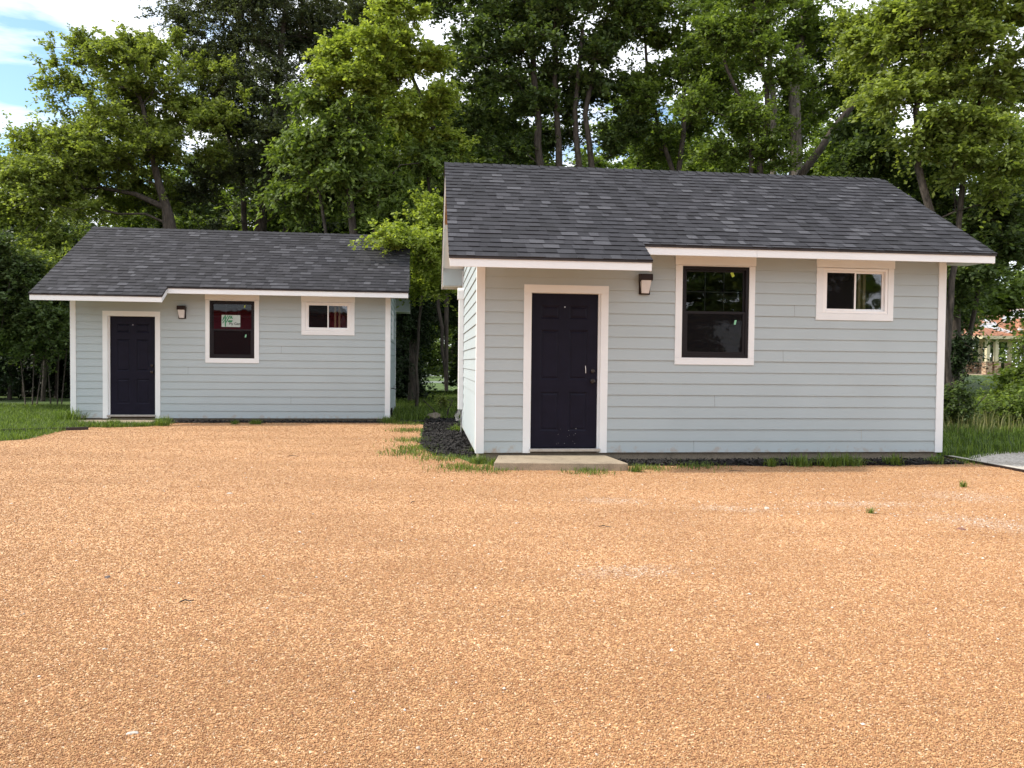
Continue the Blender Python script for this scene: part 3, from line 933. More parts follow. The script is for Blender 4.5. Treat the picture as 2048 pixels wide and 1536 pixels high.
        S([(.33, .40), (.37, .56), (.60, .56), (.58, .46), (.55, .40)])
        g.build('sticker_logo', M['sticker_green'], win)
        t = text_mesh('Ply Gem', .072, M['sticker_black'], win, 'sticker_lettering'); t.location = (sx + sw * .40, q - .001, sz + .045)
    # ---- slider window
    X0, X1, Z0, Z1 = p['i2x0'], p['i2x1'], p['i2z0'], p['i2z1']; xm = (X0 + X1) / 2
    m = MB(); frame_rect(m, X0 + .001, X1 - .001, Z0 + .001, Z1 - .001, .036, -.016, .07)
    w2o = m.build('window', M['white'], root, .003)
    m = MB(); frame_rect(m, X0 + .038, xm + .012, Z0 + .038, Z1 - .038, .024, -.006, .02); m.build('left_sash', M['white'], w2o, .002)
    m = MB(); frame_rect(m, xm - .014, X1 - .038, Z0 + .038, Z1 - .038, .026, .024, .05); m.build('right_sash', M['white'], w2o, .002)
    pane(X0 + .061, xm - .011, Z0 + .061, Z1 - .061, .012, w2o); pane(X0 + .061, xm - .011, Z0 + .061, Z1 - .061, .002, w2o, 'insect_screen', 'screen')
    pane(xm + .011, X1 - .063, Z0 + .063, Z1 - .063, .036, w2o)
    casing(p['w2x0'], p['w2x1'], p['w2z0'], p['w2hz'], X0, X1, Z0, Z1, w2o, 2.72)
    m = MB(); xx = xm + (.10 if near else .12)
    m.box(xx, xx + .038, .10, .19, .02, 2.6); m.box(xx + .085, xx + .123, .12, .21, .02, 2.6)
    m.build('wall_stud', M['stud'], root)
    if not near:   # window in the right gable wall and a garden tap
        m = MB()
        for (y0, y1, z0, z1) in ((1.30, 1.40, 1.75, 2.42), (2.20, 2.30, 1.75, 2.42), (1.401, 2.199, 1.75, 1.85), (1.401, 2.199, 2.32, 2.42)):
            m.box(W + .001, W + TT, y0, y1, z0, z1)
        w3 = m.build('window', M['trim'], root)
        m = MB(); m.quad((W + .002, 1.39, 1.84), (W + .002, 2.21, 1.84), (W + .002, 2.21, 2.33), (W + .002, 1.39, 2.33)); m.build('pane', M['glass'], w3)
        m = MB(); m.tube([(W, .9, .62), (W + .06, .9, .62), (W + .12, .9, .60), (W + .13, .9, .54)], [.012, .012, .014, .012], 10)
        m.tube([(W + .08, .9, .63), (W + .08, .9, .68)], .006, 8); m.tube([(W + .08, .86, .68), (W + .08, .94, .68)], .008, 8)
        m.build('garden_tap', M['knob'], root)
        m = MB(); m.tube([(W + .03, .55, -.1), (W + .03, .55, .16)], .03, 10); m.tube([(W + .03, .55, .16), (W + .05, .57, .2)], [.035, .01], 10); m.build('clean_out_pipe', M['knob'], root)
    else:      # white line cover on the left gable wall
        yc = 3.9; m = MB(); m.box(-.105, -.012, yc - .055, yc + .055, .33, 2.33)
        lc = m.build('pipe_cover', M['white'], root, .008)
        m = MB(); m.box(-.125, -.012, yc - .07, yc + .07, 2.30, 2.46); m.tube([(-.125, yc, 2.44), (-.012, yc, 2.44)], .07, 20)
        m.build('cover_cap', M['white'], lc, .004)
        m = MB()
        for i in range(4):
            r_ = random.Random(i)
            m.tube([(-.05 - .012 * i, yc + .02 * (i - 1.5), .34), (-.09 - .02 * i, yc + .03 * (i - 2), .22), (-.10 - .01 * i, yc - .03, .13), (-.05, yc - .02 * i, .12 + .02 * i), (-.03, yc, .25)], .006, 6)
        m.tube([(-.04, yc + .02, .34), (-.04, yc + .02, -.14)], .012, 8)
        m.build('cable', M['cable'], lc)
    # ---- wall light
    lx = {True: 2.205, False: 2.19}[near]; lz = 2.29 if near else 2.27
    m = MB(); m.box(lx - .075, lx + .075, -.035, -.010, lz - .19, lz + .07)
    lamp = m.build('wall_light', M['cap'], root, .006)
    m = MB(); m.prism([(-.036, lz + .085), (-.125, lz + .075), (-.135, lz + .062), (-.135, lz - .005), (-.036, lz - .03)], 'x', lx - .085, lx + .085)
    m.build('lamp_cap', M['cap'], lamp, .006)
    m = MB()
    A = [(lx - .066, -.036, lz - .012), (lx + .066, -.036, lz - .012), (lx + .066, -.122, lz - .006), (lx - .066, -.122, lz - .006)]
    B = [(lx - .052, -.036, lz - .178), (lx + .052, -.036, lz - .178), (lx + .048, -.072, lz - .174), (lx - .048, -.072, lz - .174)]
    m.quad(*B); 
    for q in range(4): m.quad(A[q], A[(q + 1) % 4], B[(q + 1) % 4], B[q])
    m.build('lamp_lens', M['lens'], lamp, .004)
    m = MB()
    for sx_ in (-1, 1): m.tube([(lx + sx_ * .068, -.05, lz - .02), (lx + sx_ * .056, -.05, lz - .18)], .006, 6)
    m.tube([(lx - .056, -.05, lz - .182), (lx + .056, -.05, lz - .182)], .006, 6)
    m.build('lamp_guard', M['cap'], lamp)
    return root

PR = dict(W=6.465, dx0=.704, dx1=1.592, tx0=.599, tx1=1.724, tz1=2.205, w1x0=2.633, w1x1=3.734, w1hz=2.510, w1z0=1.178, i1x0=2.727, i1x1=3.651, i1z1=2.495, i1z0=1.272,
          w2x0=4.602, w2x1=5.715, w2hz=2.519, w2z0=1.805, i2x0=4.697, i2x1=5.632, i2z1=2.513, i2z0=1.899, dz0=.061, zr=4.285, s=.597, a=.395, oL=.913, oR=.484, xs=2.041, D=4.356, fh=.110, a2=.38)
PL = dict(W=6.465, dx0=.744, dx1=1.638, tx0=.608, tx1=1.746, tz1=2.221, w1x0=2.65, w1x1=3.741, w1hz=2.491, w1z0=1.167, i1x0=2.735, i1x1=3.645, i1z1=2.472, i1z0=1.266,
          w2x0=4.613, w2x1=5.725, w2hz=2.481, w2z0=1.781, i2x0=4.703, i2x1=5.63, i2z1=2.473, i2z0=1.878, dz0=.078, zr=4.272, s=.58, a=.397, oL=.892, oR=.538, xs=2.042, D=4.358, fh=.114, a2=.399)
RLOC, RYAW = (-.45, 10.238, .13), .107
LLOC, LYAW = (-9.07, 16.176, .077), .121
cabin(RLOC, RYAW, PR, 'nearer sage green cabin at right with a raised concrete step under its navy door', True)
cabin(LLOC, LYAW, PL, 'farther sage green cabin at left with a green and white sticker in its dark window', False)

def loc2w(loc, yaw, x, y):
    return (loc[0] + math.cos(yaw) * x - math.sin(yaw) * y, loc[1] + math.sin(yaw) * x + math.cos(yaw) * y)

# ---- door steps
def slab(pts, z0, z1, label):
    m = MB(); m.prism(pts, 'z', z0, z1)
    o = m.build('door_step', M['concrete'], None, .008)
    return tag(o, label, 'step', 'concrete door steps')
slab([loc2w(RLOC, RYAW, *q) for q in ((.157, -.79), (1.79, -.90), (1.70, -.02), (.28, -.02))], -.05, .098, 'raised tan concrete step below the navy door of the nearer cabin')
slab([loc2w(LLOC, LYAW, *q) for q in ((.30, -.80), (1.75, -.80), (1.75, -.02), (.12, -.02))], -.05, .045, 'low concrete slab sunk in grass below the door of the farther cabin')

# ---- mulch beds
def chips(P, mat, seed, name, size=.02):
    rs = np.random.RandomState(seed); n = len(P)
    L = rs.uniform(.6, 1.8, n) * size; w = L * rs.uniform(.15, .4, n)
    a = rs.uniform(0, 6.28, n); tl = rs.normal(0, .35, n)
    u = np.stack([np.cos(a) * np.cos(tl), np.sin(a) * np.cos(tl), np.sin(tl)], 1)
    v = np.cross(u, rs.normal(0, 1, (n, 3)) * .5 + (0, 0, 1)); v /= np.linalg.norm(v, axis=1)[:, None]
    V = np.stack([P - u * L[:, None] - v * w[:, None], P + u * L[:, None] - v * w[:, None] * .6, P + u * L[:, None] + v * w[:, None], P - u * L[:, None] * .8 + v * w[:, None]], 1).reshape(-1, 3)
    return V, np.arange(4 * n).reshape(n, 4), rs.beta(1.3, 2.6, n)
def mulch(pts, n, seed, zc=.05):
    sheet('mulch_bed', pts, .012, M['mulch'], .03, .2, seed)
    rs = np.random.RandomState(seed); a = np.array(pts); lo, hi = a.min(0), a.max(0)
    P = rs.uniform(lo, hi, (n, 2)); P = P[in_poly(P, pts)]
    z = .014 + rs.uniform(0, 1, len(P)) ** 1.5 * zc
    V, F, t = chips(np.column_stack([P, z]), M['chip'], seed, 'chips')
    tag(np_mesh('mulch_chips', V, F, M['chip'], None, t), kind='stuff')
mulch([(-1.94, 17.6), (-1.30, 17.9), (-1.1, 16.34), (-.62, 12.4), (-.46, 10.9), (-.56, 10.75), (-1.06, 10.86), (-1.40, 12.0), (-1.5, 13.12)], 26000, 2)
mulch([loc2w(RLOC, RYAW, *q) for q in ((1.75, -.03), (6.55, -.03), (6.55, -.42), (5.2, -.5), (3.5, -.5), (1.82, -.42))], 16000, 3, .035)
mulch([loc2w(LLOC, LYAW, *q) for q in ((1.78, -.03), (6.6, -.03), (7.6, .2), (7.6, -.2), (6.4, -.36), (1.9, -.34))], 12000, 4, .03)

# ---- edging at right
m = MB(); m.prism([(6.24, 11.33), (6.4, 9.75), (7.62, 8.3), (7.66, 8.32), (6.44, 9.77), (6.28, 11.33)], 'z', -.03, .035)
tag(m.build('lawn_edging', M['drip'], None), 'thin dark edging strip between the orange gravel and the pale gravel at right', 'edging')
m = MB(); m.prism([(6.29, 11.34), (6.45, 9.80), (6.60, 9.84), (6.40, 11.36)], 'z', -.03, .028)
tag(m.build('kerb_strip', M['rock_pale'], None), 'narrow pale kerb running along the dark edging beside the nearer cabin', 'kerb')
m = MB(); m.prism([(-9.6, 13.35), (-7.75, 14.35), (-7.72, 14.30), (-9.6, 13.27)], 'z', -.03, .06)
tag(m.build('lawn_edging', M['drip'], None), 'dark edging strip half buried in the grass at far left', 'edging')

# ------------------------------------------------------------------ grass and weeds
def blades(P, h, w, seed, lean=.45):
    """P (n,3): one bent blade (two quads' worth as a 4-gon) at each point"""
    rs = np.random.RandomState(seed); n = len(P)
    a = rs.uniform(0, 6.28, n); ln = np.abs(rs.normal(0, lean, n))
    H = h * rs.uniform(.45, 1.25, n)
    d = np.stack([np.cos(a), np.sin(a), np.zeros(n)], 1)
    sd_ = np.stack([-np.sin(a), np.cos(a), np.zeros(n)], 1) * (w / 2)
    up = np.array([0, 0, 1.0])
    mid = P + d * (H * ln * .35)[:, None] + up * (H * .6)[:, None]
    tip = P + d * (H * ln * 1.1)[:, None] + up * (H * np.clip(1 - ln * .35, .35, 1))[:, None]
    V = np.stack([P - sd_, P + sd_, mid + sd_ * .75, mid - sd_ * .75, tip + sd_ * .1, tip - sd_ * .1], 1).reshape(-1, 3)
    i = np.arange(n)[:, None] * 6
    return V, np.concatenate([i + np.array([[0, 1, 2, 3]]), i + np.array([[3, 2, 4, 5]])], 1).reshape(-1, 4)

def lawn_patch(poly, n, h, w, seed, name='lawn_grass', mat='grass', clump=0.0, excl=None):
    rs = np.random.RandomState(seed); a = np.array(poly); lo, hi = a.min(0), a.max(0)
    P = rs.uniform(lo, hi, (n, 2)); P = P[in_poly(P, poly)]
    if clump:
        f = np.sin(P[:, 0] * 3.1 + seed) * np.sin(P[:, 1] * 2.3 + 1.7 * seed) + .5 * np.sin(P[:, 0] * 7.7) * np.sin(P[:, 1] * 6.1)
        P = P[f + rs.normal(0, .35, len(P)) > clump - 1]
    z = np.array([ground_h(x, y) for x, y in P]) - .005
    V, F = blades(np.column_stack([P, z]), h, w, seed)
    o = np_mesh(name, V, F, M[mat], None, np.repeat(rs.uniform(0, 1, len(P)), 2))
    return tag(o, kind='stuff')
lawn_patch([(-7.7, 12.5), (-8.0, 14.0), (-7.9, 14.85), (-8.9, 15.7), (-9.3, 16.3), (-9.2, 21), (-18, 22), (-18, 12), (-12, 8.5)], 170000, .10, .009, 11)
lawn_patch([(-8.9, 15.0), (-7.6, 14.75), (-7.0, 15.1), (-6.95, 15.45), (-8.1, 15.42), (-8.9, 15.75)], 6000, .10, .010, 12)
lawn_patch([(-2.55, 17.4), (-.9, 17.6), (-1.0, 40), (-9, 40), (-5, 24)], 120000, .16, .016, 13, clump=.3)
lawn_patch([(6.3, 11.4), (9.5, 12.5), (20, 13.3), (30, 34), (8, 34), (6.6, 20)], 240000, .17, .015, 14, clump=.4)
lawn_patch([(6.45, 11.0), (7.5, 11.9), (8.6, 12.2), (7.5, 12.5), (6.3, 11.5)], 2500, .07, .010, 15)
lawn_patch([(7, 15), (20, 16), (24, 26), (7.5, 26)], 26000, .42, .012, 16, 'tall_weeds', 'grass_dry', .5)

def tuft_mesh(seed, n, h, spread, mat='grass', w=.007, lean=.8):
    rs = np.random.RandomState(seed)
    P = np.column_stack([rs.normal(0, spread, (n, 2)), np.zeros(n)])
    V, F = blades(P, h, w, seed, lean)
    o = np_mesh('weed_tuft', V, F, M[mat], None, np.repeat(rs.uniform(.1, 1, n), 2)); return o
protos = [tuft_mesh(31, 110, .10, .035), tuft_mesh(32, 220, .12, .06), tuft_mesh(33, 40, .08, .018), tuft_mesh(34, 330, .06, .16)]
used = set()
TUFTS = [  # x, y, proto, scale, label
    (-.42, 10.10, 1, .95, 'bushy green tuft at the near corner board of the right cabin'),
    (-.20, 9.92, 1, .8, 'green tuft between the corner board and the concrete step of the right cabin'),
    (-.28, 9.45, 3, 1.0, 'low grass patch left of the front corner of the raised concrete step'),
    (-.62, 9.62, 3, 1.1, 'sparse low grass on the gravel in front of the mulch bed end'),
    (-.92, 10.55, 3, 1.2, 'low grass fringe on the near rim of the mulch bed'),
    (.92, 9.38, 3, 1.0, 'dark green weed growing against the front of the raised step'),
    (1.50, 9.46, 0, 1.0, 'small weed at the right end of the raised step'),
    (1.75, 9.75, 3, .9, 'thin grass patch beside the raised step on the mulch rim'),
    (2.35, 10.02, 3, 1.1, 'grass patch on the mulch rim below the wall light'),
    (3.35, 10.12, 0, 1.3, 'small tuft on the mulch rim below the tall window'),
    (3.75, 10.18, 1, 1.3, 'leafy tuft on the mulch rim right of the tall window'),
    (4.15, 10.22, 1, 1.4, 'bigger bright tuft on the mulch rim left of the slider window'),
    (4.45, 10.30, 1, 1.3, 'bright spiky tuft on the mulch rim under the slider window'),
    (5.05, 10.38, 0, 1.6, 'small tuft on the mulch rim near the right corner board'),
    (5.70, 10.52, 0, 1.3, 'tuft at the gravel edge just before the right corner board'),
    (6.10, 10.75, 3, 1.0, 'low grass patch between the cabin corner and the dark edging'),
    (4.92, 8.52, 2, .95, 'lone small weed in the open gravel at right'),
    (3.19, 6.93, 2, .7, 'tiny lone weed in the gravel above the pale streak'),
    (-1.42, 11.75, 3, 1.2, 'grass patch on the gravel along the left rim of the mulch bed'),
    (-1.62, 12.9, 3, 1.2, 'sparse grass on the gravel halfway along the mulch bed'),
    (-1.45, 11.1, 3, 1.3, 'wider grass patch at the left front rim of the mulch bed'),
    (-1.9, 14.7, 3, 1.2, 'low grass by the far half of the mulch bed'),
    (-2.2, 16.45, 3, 1.4, 'grass patch at the far right corner of the gravel near the left cabin'),
    (-2.62, 16.7, 1, 1.3, 'green tuft at the right corner board of the farther cabin'),
    (-5.2, 15.95, 1, .9, 'small tuft on the mulch strip under the stickered window'),
    (-5.6, 15.85, 0, 1.0, 'tiny tuft on the mulch strip left of the stickered window'),
    (-7.05, 15.85, 1, 1.3, 'green tuft on the threshold end of the sunken slab'),
    (-6.85, 15.35, 1, 1.2, 'green tuft at the right corner of the sunken slab'),
    (-7.7, 15.15, 1, 1.2, 'grass tuft along the front of the sunken slab'),
    (-9.05, 16.1, 1, 2.4, 'tall grass tuft at the left corner board of the farther cabin'),
    (-.50, 11.1, 0, 1.2, 'thin weed climbing the side wall beside the mulch bed'),
    (-1.0, 14.6, 1, 1.3, 'small weed growing out of the mulch beside the side wall'),
]
for i, (x, y, k, s_, lab) in enumerate(TUFTS):
    o = protos[k] if k not in used else protos[k].copy()
    if k in used: col.objects.link(o)
    used.add(k)
    o.location = (x, y, .008); o.scale = (s_, s_, s_); o.rotation_euler = (0, 0, i * 1.7)
    if k == 3: o.name = 'grass_patch'; o['kind'] = 'stuff'
    else: tag(o, lab, 'weed', 'weed tufts round the cabins')

def twig(x, y, L, rot, lab):
    m = MB(); m.tube([(-L / 2, 0, .012), (-L * .1, L * .05, .02), (L * .2, -.01, .016), (L / 2, L * .06, .012)], [.003, .004, .003, .002], 6)
    o = m.build('twig', M['bark']); o.location = (x, y, .004); o.rotation_euler = (0, 0, rot); tag(o, lab, 'twig', 'dead twigs on the gravel')
twig(-1.73, 4.17, .07, .3, 'short dark twig lying low on the left side of the gravel')
twig(-2.95, 10.6, .16, .1, 'thin dark twig on the gravel in front of the farther cabin wall')
twig(.75, 6.2, .1, -.2, 'dark twig on the gravel in front of the raised step')
twig(2.75, 9.55, .2, .05, 'dark twig lying on the gravel below the tall window')
twig(-.9, 7.2, .08, 1.2, 'short twig near the middle of the bare gravel')

# ------------------------------------------------------------------ trees
LEAFN, LEAFS, SIGS = 2.1, 1.2, 1.0
def leaf_cloud(C, per, sig, L, Wd, seed, droop=.15, upb=.9, flat=.75, axis=None, twigs=None):
    """leaves set along short curved sprays that radiate from every twig point"""
    rs = np.random.RandomState(seed); nc = len(C); nt = 7
    sc = rs.uniform(.5, 1.45, nc)
    d = rs.normal(0, 1, (nc, nt, 3)) * (1, 1, .55 + .3 * flat)
    if axis is not None:
        o = C - axis; o[:, 2] *= .5; o /= (np.linalg.norm(o, axis=1)[:, None] + 1e-6)
        d += o[:, None] * .8
    d[..., 2] += .15
    d /= np.linalg.norm(d, axis=2)[..., None]
    ln = sig * 2.6 * sc[:, None] * rs.uniform(.45, 1.25, (nc, nt))
    sag = (.25 + droop * .8) * ln ** 1.5
    if twigs is not None:
        N = nc * nt; c0 = np.repeat(C, nt, 0); dd = d.reshape(-1, 3); l_ = ln.reshape(-1, 1); sg = sag.reshape(-1)
        side = np.cross(dd, rs.normal(0, 1, (N, 3))); side /= np.linalg.norm(side, axis=1)[:, None]
        m_ = c0 + dd * l_ * .5; m_[:, 2] -= sg * .25; e_ = c0 + dd * l_ * .92; e_[:, 2] -= sg * .85
        w = .006
        tv = np.stack([c0 - side * w, c0 + side * w, m_ + side * w * .7, m_ - side * w * .7, e_ + side * w * .3, e_ - side * w * .3], 1).reshape(-1, 3)
        i6 = np.arange(N)[:, None] * 6
        twigs.append((tv, np.concatenate([i6 + np.array([[0, 1, 2, 3]]), i6 + np.array([[3, 2, 4, 5]])], 1).reshape(-1, 4)))
    k = max(1, per // nt); n = nc * nt * k
    t = rs.uniform(.12, 1.05, (nc, nt, k))
    P = C[:, None, None] + d[:, :, None] * (ln[..., None] * t)[..., None]
    P[..., 2] -= sag[..., None] * t * t
    P = P.reshape(-1, 3) + rs.normal(0, L * .38, (n, 3))
    D = np.repeat(d.reshape(-1, 3), k, 0)
    nn = rs.normal(0, .5, (n, 3)) + (0, 0, upb); nn /= np.linalg.norm(nn, axis=1)[:, None]
    u = rs.normal(0, .7, (n, 3)) + D; u -= nn * (u * nn).sum(1)[:, None]; u /= (np.linalg.norm(u, axis=1)[:, None] + 1e-9)
    u[:, 2] -= droop; u /= np.linalg.norm(u, axis=1)[:, None]
    v = np.cross(nn, u); v /= (np.linalg.norm(v, axis=1)[:, None] + 1e-9)
    l = (L * rs.uniform(.6, 1.3, n))[:, None]; w = l * Wd / 2
    V = np.stack([P - u * l * .5, P - u * l * .02 + v * w, P + u * l * .5, P - u * l * .02 - v * w], 1).reshape(-1, 3)
    ct = np.repeat(rs.uniform(0, 1, nc), nt * k)
    tt = np.clip(.3 * ct + .7 * rs.beta(2, 2, n), 0, 1)
    return V, np.arange(4 * n).reshape(n, 4), tt

def grow(trunks, pts, r_tip, seed, sway=.12, plen=.35):
    """connect every twig point to the cheapest point of the skeleton; returns nodes, parents"""
    rs = np.random.RandomState(seed)
    nodes, par, cost, fixed = [], [], [], []
    for tr in trunks:
        prev = -1
        for (x, y, z, r_) in tr:
            nodes.append((x, y, z)); par.append(prev); fixed.append(r_)
            cost.append(0 if prev < 0 else cost[prev] + .25 * math.dist(nodes[-1], nodes[prev])); prev = len(nodes) - 1
    base = np.array(nodes)
    start_ok = [i for i, q in enumerate(nodes)]
    d0 = np.min(np.linalg.norm(pts[:, None] - base[None], axis=2), 1)
    for i in np.argsort(d0):
        p = pts[i]
        A = np.array(nodes); c = np.array(cost)
        dd = A - p; dist = np.linalg.norm(dd, axis=1)
        pen = np.where(A[:, 2] > p[2] + .2, (A[:, 2] - p[2]) * .8, 0)
        k = int(np.argmin(dist + plen * c + pen))
        L = dist[k]; prev = k
        ns = max(1, int(L / .55))
        for j in range(1, ns + 1):
            t = j / ns
            q = A[k] * (1 - t) + p * t
            q = q + np.array([0, 0, math.sin(t * math.pi) * L * .06])
            if j < ns: q = q + rs.normal(0, sway * .5 * min(1, L * .5), 3)
            nodes.append(tuple(q)); par.append(prev); cost.append(cost[prev] + math.dist(nodes[prev], q)); fixed.append(0); prev = len(nodes) - 1
    n = len(nodes); cnt = np.zeros(n)
    for i in range(n - 1, -1, -1):
        if cnt[i] == 0: cnt[i] = 1
        if par[i] >= 0: cnt[par[i]] += cnt[i]
    rad = r_tip * cnt ** .42
    for i in range(n):
        if fixed[i]: rad[i] = fixed[i]
    for i in range(n):
        if par[i] >= 0: rad[i] = min(rad[i], rad[par[i]] * .95 if not fixed[i] else rad[i])
    return np.array(nodes), par, rad

def limb_mesh(nodes, par, rad):
    V, F = [], []
    for i, p in enumerate(par):
        if p < 0: continue
        a, b = nodes[p], nodes[i]; d = b - a; L = np.linalg.norm(d)
        if L < 1e-5: continue
        d /= L; h = np.array([0, 0, 1.0]) if abs(d[2]) < .9 else np.array([1.0, 0, 0])
        u = np.cross(d, h); u /= np.linalg.norm(u); w = np.cross(d, u)
        r0, r1 = min(rad[p], rad[i] * 1.35), rad[i]
        n = 8 if r1 > .07 else 5 if r1 > .02 else 3
        s = len(V)
        for (c, r_) in ((a - d * r0 * .25, r0), (b + d * r1 * .25, r1)):
            for k in range(n):
                q = 6.2832 * k / n; V.append(c + (u * math.cos(q) + w * math.sin(q)) * r_)
        for k in range(n):
            m_ = (k + 1) % n; F.append((s + k, s + m_, s + n + m_, s + n + k))
    return np.array(V), np.array(F)

def tree(kind, label, cat, base, trunks, blobs, mat, ntw, per, leaf, wd=.5, sig=.3, seed=1, droop=.15, upb=.9, bark='bark', r_tip=.006, group=None, flat=.75, shell=.42, sway=.12, clump=1.0):
    """base (x,y); trunks: lists of (x,y,z,r) world; blobs (x,y,z,rx,ry,rz) world"""
    bz = ground_h(*base)
    root = empty(kind, (base[0], base[1], bz)); tag(root, label, cat, group)
    off = np.array([base[0], base[1], bz])
    rs = np.random.RandomState(seed)
    vol = np.array([b[3] * b[4] * b[5] for b in blobs]) ** .8; vol /= vol.sum()
    pts = []
    for b, f in zip(blobs, vol):
        k = max(3, int(round(ntw * f)))
        nc = max(3, int(k / 7)); b3 = np.array(b[3:])
        d = rs.normal(0, 1, (nc, 3)); d /= np.linalg.norm(d, axis=1)[:, None]
        cc = d * (rs.uniform(0, 1, nc) ** shell)[:, None] * rs.uniform(.75, 1.2, (nc, 1))
        cid = rs.choice(nc, k, p=(lambda w: w / w.sum())(rs.uniform(.3, 1, nc)))
        spr = rs.uniform(.12, .30, nc)[cid][:, None] * clump
        pts.append(np.array(b[:3]) + (cc[cid] + rs.normal(0, 1, (k, 3)) * spr * (1, 1, .6)) * b3)
    pts = np.concatenate(pts)
    nodes, par, rad = grow(trunks, pts, r_tip, seed, sway)
    V, F = limb_mesh(nodes, par, rad)
    C = pts[pts[:, 2] > bz + .15]
    # extra clusters part-way along the outer twigs
    ax = np.array([base[0], base[1], bz + 2.0]); tw = []
    V2, F2 = V, F
    V, F, t = leaf_cloud(C, int(per * LEAFN), sig, leaf * LEAFS, min(.7, wd * 1.15), seed + 50, droop, upb, flat, ax, tw)
    tv, tf = tw[0]
    np_mesh('trunk', np.concatenate([V2, tv]) - off, np.concatenate([F2, tf + len(V2)]), M[bark], root, None, True)
    np_mesh('crown', V - off, F, M[mat], root, t)
    return root

def PB(u, v, ru, rv, d, rd=None):
    x, y, z = px(u, v, d); k = d / FPX
    return (x, y, z, ru * k, rd if rd else ru * k * .8, rv * k)
def TR(d, pts, r0, r1, du=0):
    """trunk through photo pixels at depth d, from the ground up"""
    out = []
    for i, (u, v) in enumerate(pts):
        x, y, z = px(u, v, d + du * i)
        out.append([x, y, z, r0 + (r1 - r0) * i / (len(pts) - 1)])
    x, y = out[0][0], out[0][1]; out[0][2] = ground_h(x, y) - .1
    # densify
    res = []
    for a, b in zip(out[:-1], out[1:]):
        k = max(1, int(math.dist(a[:3], b[:3]) / .6))
        for j in range(k):
            t = j / k; w = .04 if 0 < j else 0
            res.append(tuple(a[q] + (b[q] - a[q]) * t + (random.uniform(-w, w) if q < 2 else 0) for q in range(4)))
    res.append(tuple(out[-1]))
    return res
def B(t): return (t[0][0][0], t[0][0][1])
GW = 'trees of the grove behind the cabins'

t = [TR(24, [(352, 840), (350, 520), (338, 430), (318, 370), (302, 300), (285, 210), (262, 140)], .20, .04),
     TR(24, [(345, 470), (330, 415), (270, 388), (200, 375), (130, 380)], .12, .03)[1:]]
t[1][0] = (*px(340, 450, 24), .15)
tree('oak_tree', 'broad yellow green tree with gnarled dark limbs behind the left end of the farther cabin', 'tree', B(t), [t[0]] + [t[1]],
     [PB(235, 200, 130, 90, 24), PB(130, 330, 150, 90, 23.5), PB(320, 150, 100, 90, 24.5), PB(50, 400, 120, 90, 23), PB(250, 320, 130, 90, 25),
      PB(170, 120, 50, 45, 24), PB(90, 470, 110, 45, 23), PB(400, 250, 70, 90, 24), PB(118, 180, 36, 30, 24), PB(250, 90, 50, 40, 24), PB(200, 420, 130, 40, 25.5), PB(190, 265, 150, 50, 23.5), PB(60, 330, 90, 60, 24), PB(330, 260, 80, 80, 25), PB(60, 560, 80, 40, 22.5), PB(330, 90, 50, 40, 25)],
     'leaf_lime', 760, 105, .088, .55, .25, 21, group=GW, r_tip=.007)
t = [TR(27, [(525, 840), (520, 500), (528, 380), (545, 250), (560, 120), (575, -20)], .26, .07), TR(27, [(522, 460), (480, 330), (440, 230), (420, 120)], .12, .04), TR(27, [(524, 430), (590, 330), (650, 220), (700, 90)], .12, .04)]
for q in t[1:]: q[0] = (*px(523, 450, 27), .16)
tree('live_oak', 'tall dark olive tree with fine leaves, highest above the farther cabin', 'tree', B(t), t,
     [PB(470, 90, 120, 110, 27), PB(600, 50, 130, 110, 27), PB(430, 230, 90, 90, 26), PB(540, 200, 120, 100, 26), PB(500, 340, 130, 80, 26.5), PB(400, 40, 70, 60, 27), PB(710, 40, 110, 90, 28),
      PB(395, 400, 80, 55, 26), PB(600, 420, 90, 50, 26.5), PB(640, 150, 70, 60, 26), PB(370, 130, 60, 60, 26.5), PB(560, 300, 80, 60, 25.5), PB(520, -40, 200, 60, 27)],
     'leaf_olive', 980, 110, .075, .5, .30, 22, group=GW, shell=.5)
t = [TR(23, [(975, 840), (962, 600), (930, 430), (880, 300), (850, 210), (812, 120), (790, 30)], .13, .03), TR(23, [(900, 350), (850, 280), (770, 230), (700, 190)], .06, .02)]
t[1][0] = (*px(893, 340, 23), .08)
tree('box_elder', 'bright lime leaved tree glowing in front of the dark crowns left of the nearer roof', 'tree', B(t), t,
     [PB(750, 90, 70, 45, 22), PB(665, 155, 45, 25, 21.6), PB(850, 120, 50, 50, 22.5), PB(740, 190, 60, 35, 22), PB(800, 40, 45, 40, 22), PB(870, 210, 40, 45, 22.5), PB(690, 105, 45, 25, 22), PB(780, 130, 60, 45, 22.3), PB(905, 290, 30, 30, 23), PB(820, 250, 55, 30, 22.5), PB(760, 20, 25, 25, 22)],
     'leaf_bright', 360, 80, .095, .55, .21, 23, group=GW)
t = [TR(22, [(700, 840), (708, 480), (700, 400), (690, 320), (680, 230)], .15, .03), TR(22, [(706, 450), (640, 390), (610, 330)], .07, .02), TR(22, [(706, 450), (760, 380), (800, 330)], .07, .02)]
tree('mulberry_tree', 'mid height tree with drooping grey green leaves behind the ridge of the farther cabin', 'tree', B(t), t,
     [PB(650, 250, 60, 50, 22), PB(605, 325, 50, 50, 22), PB(730, 300, 75, 55, 22), PB(690, 390, 90, 40, 22.5), PB(805, 370, 60, 70, 22.5), PB(630, 195, 30, 25, 22), PB(585, 410, 40, 30, 22.5), PB(760, 430, 60, 25, 22.5), PB(850, 310, 40, 50, 23), PB(700, 235, 40, 25, 22)],
     'leaf_mid', 330, 80,   .13, .40, .27, 24, droop=.55, upb=.6, group=GW)
tb = (px(1125, 800, 26)[0], 26)
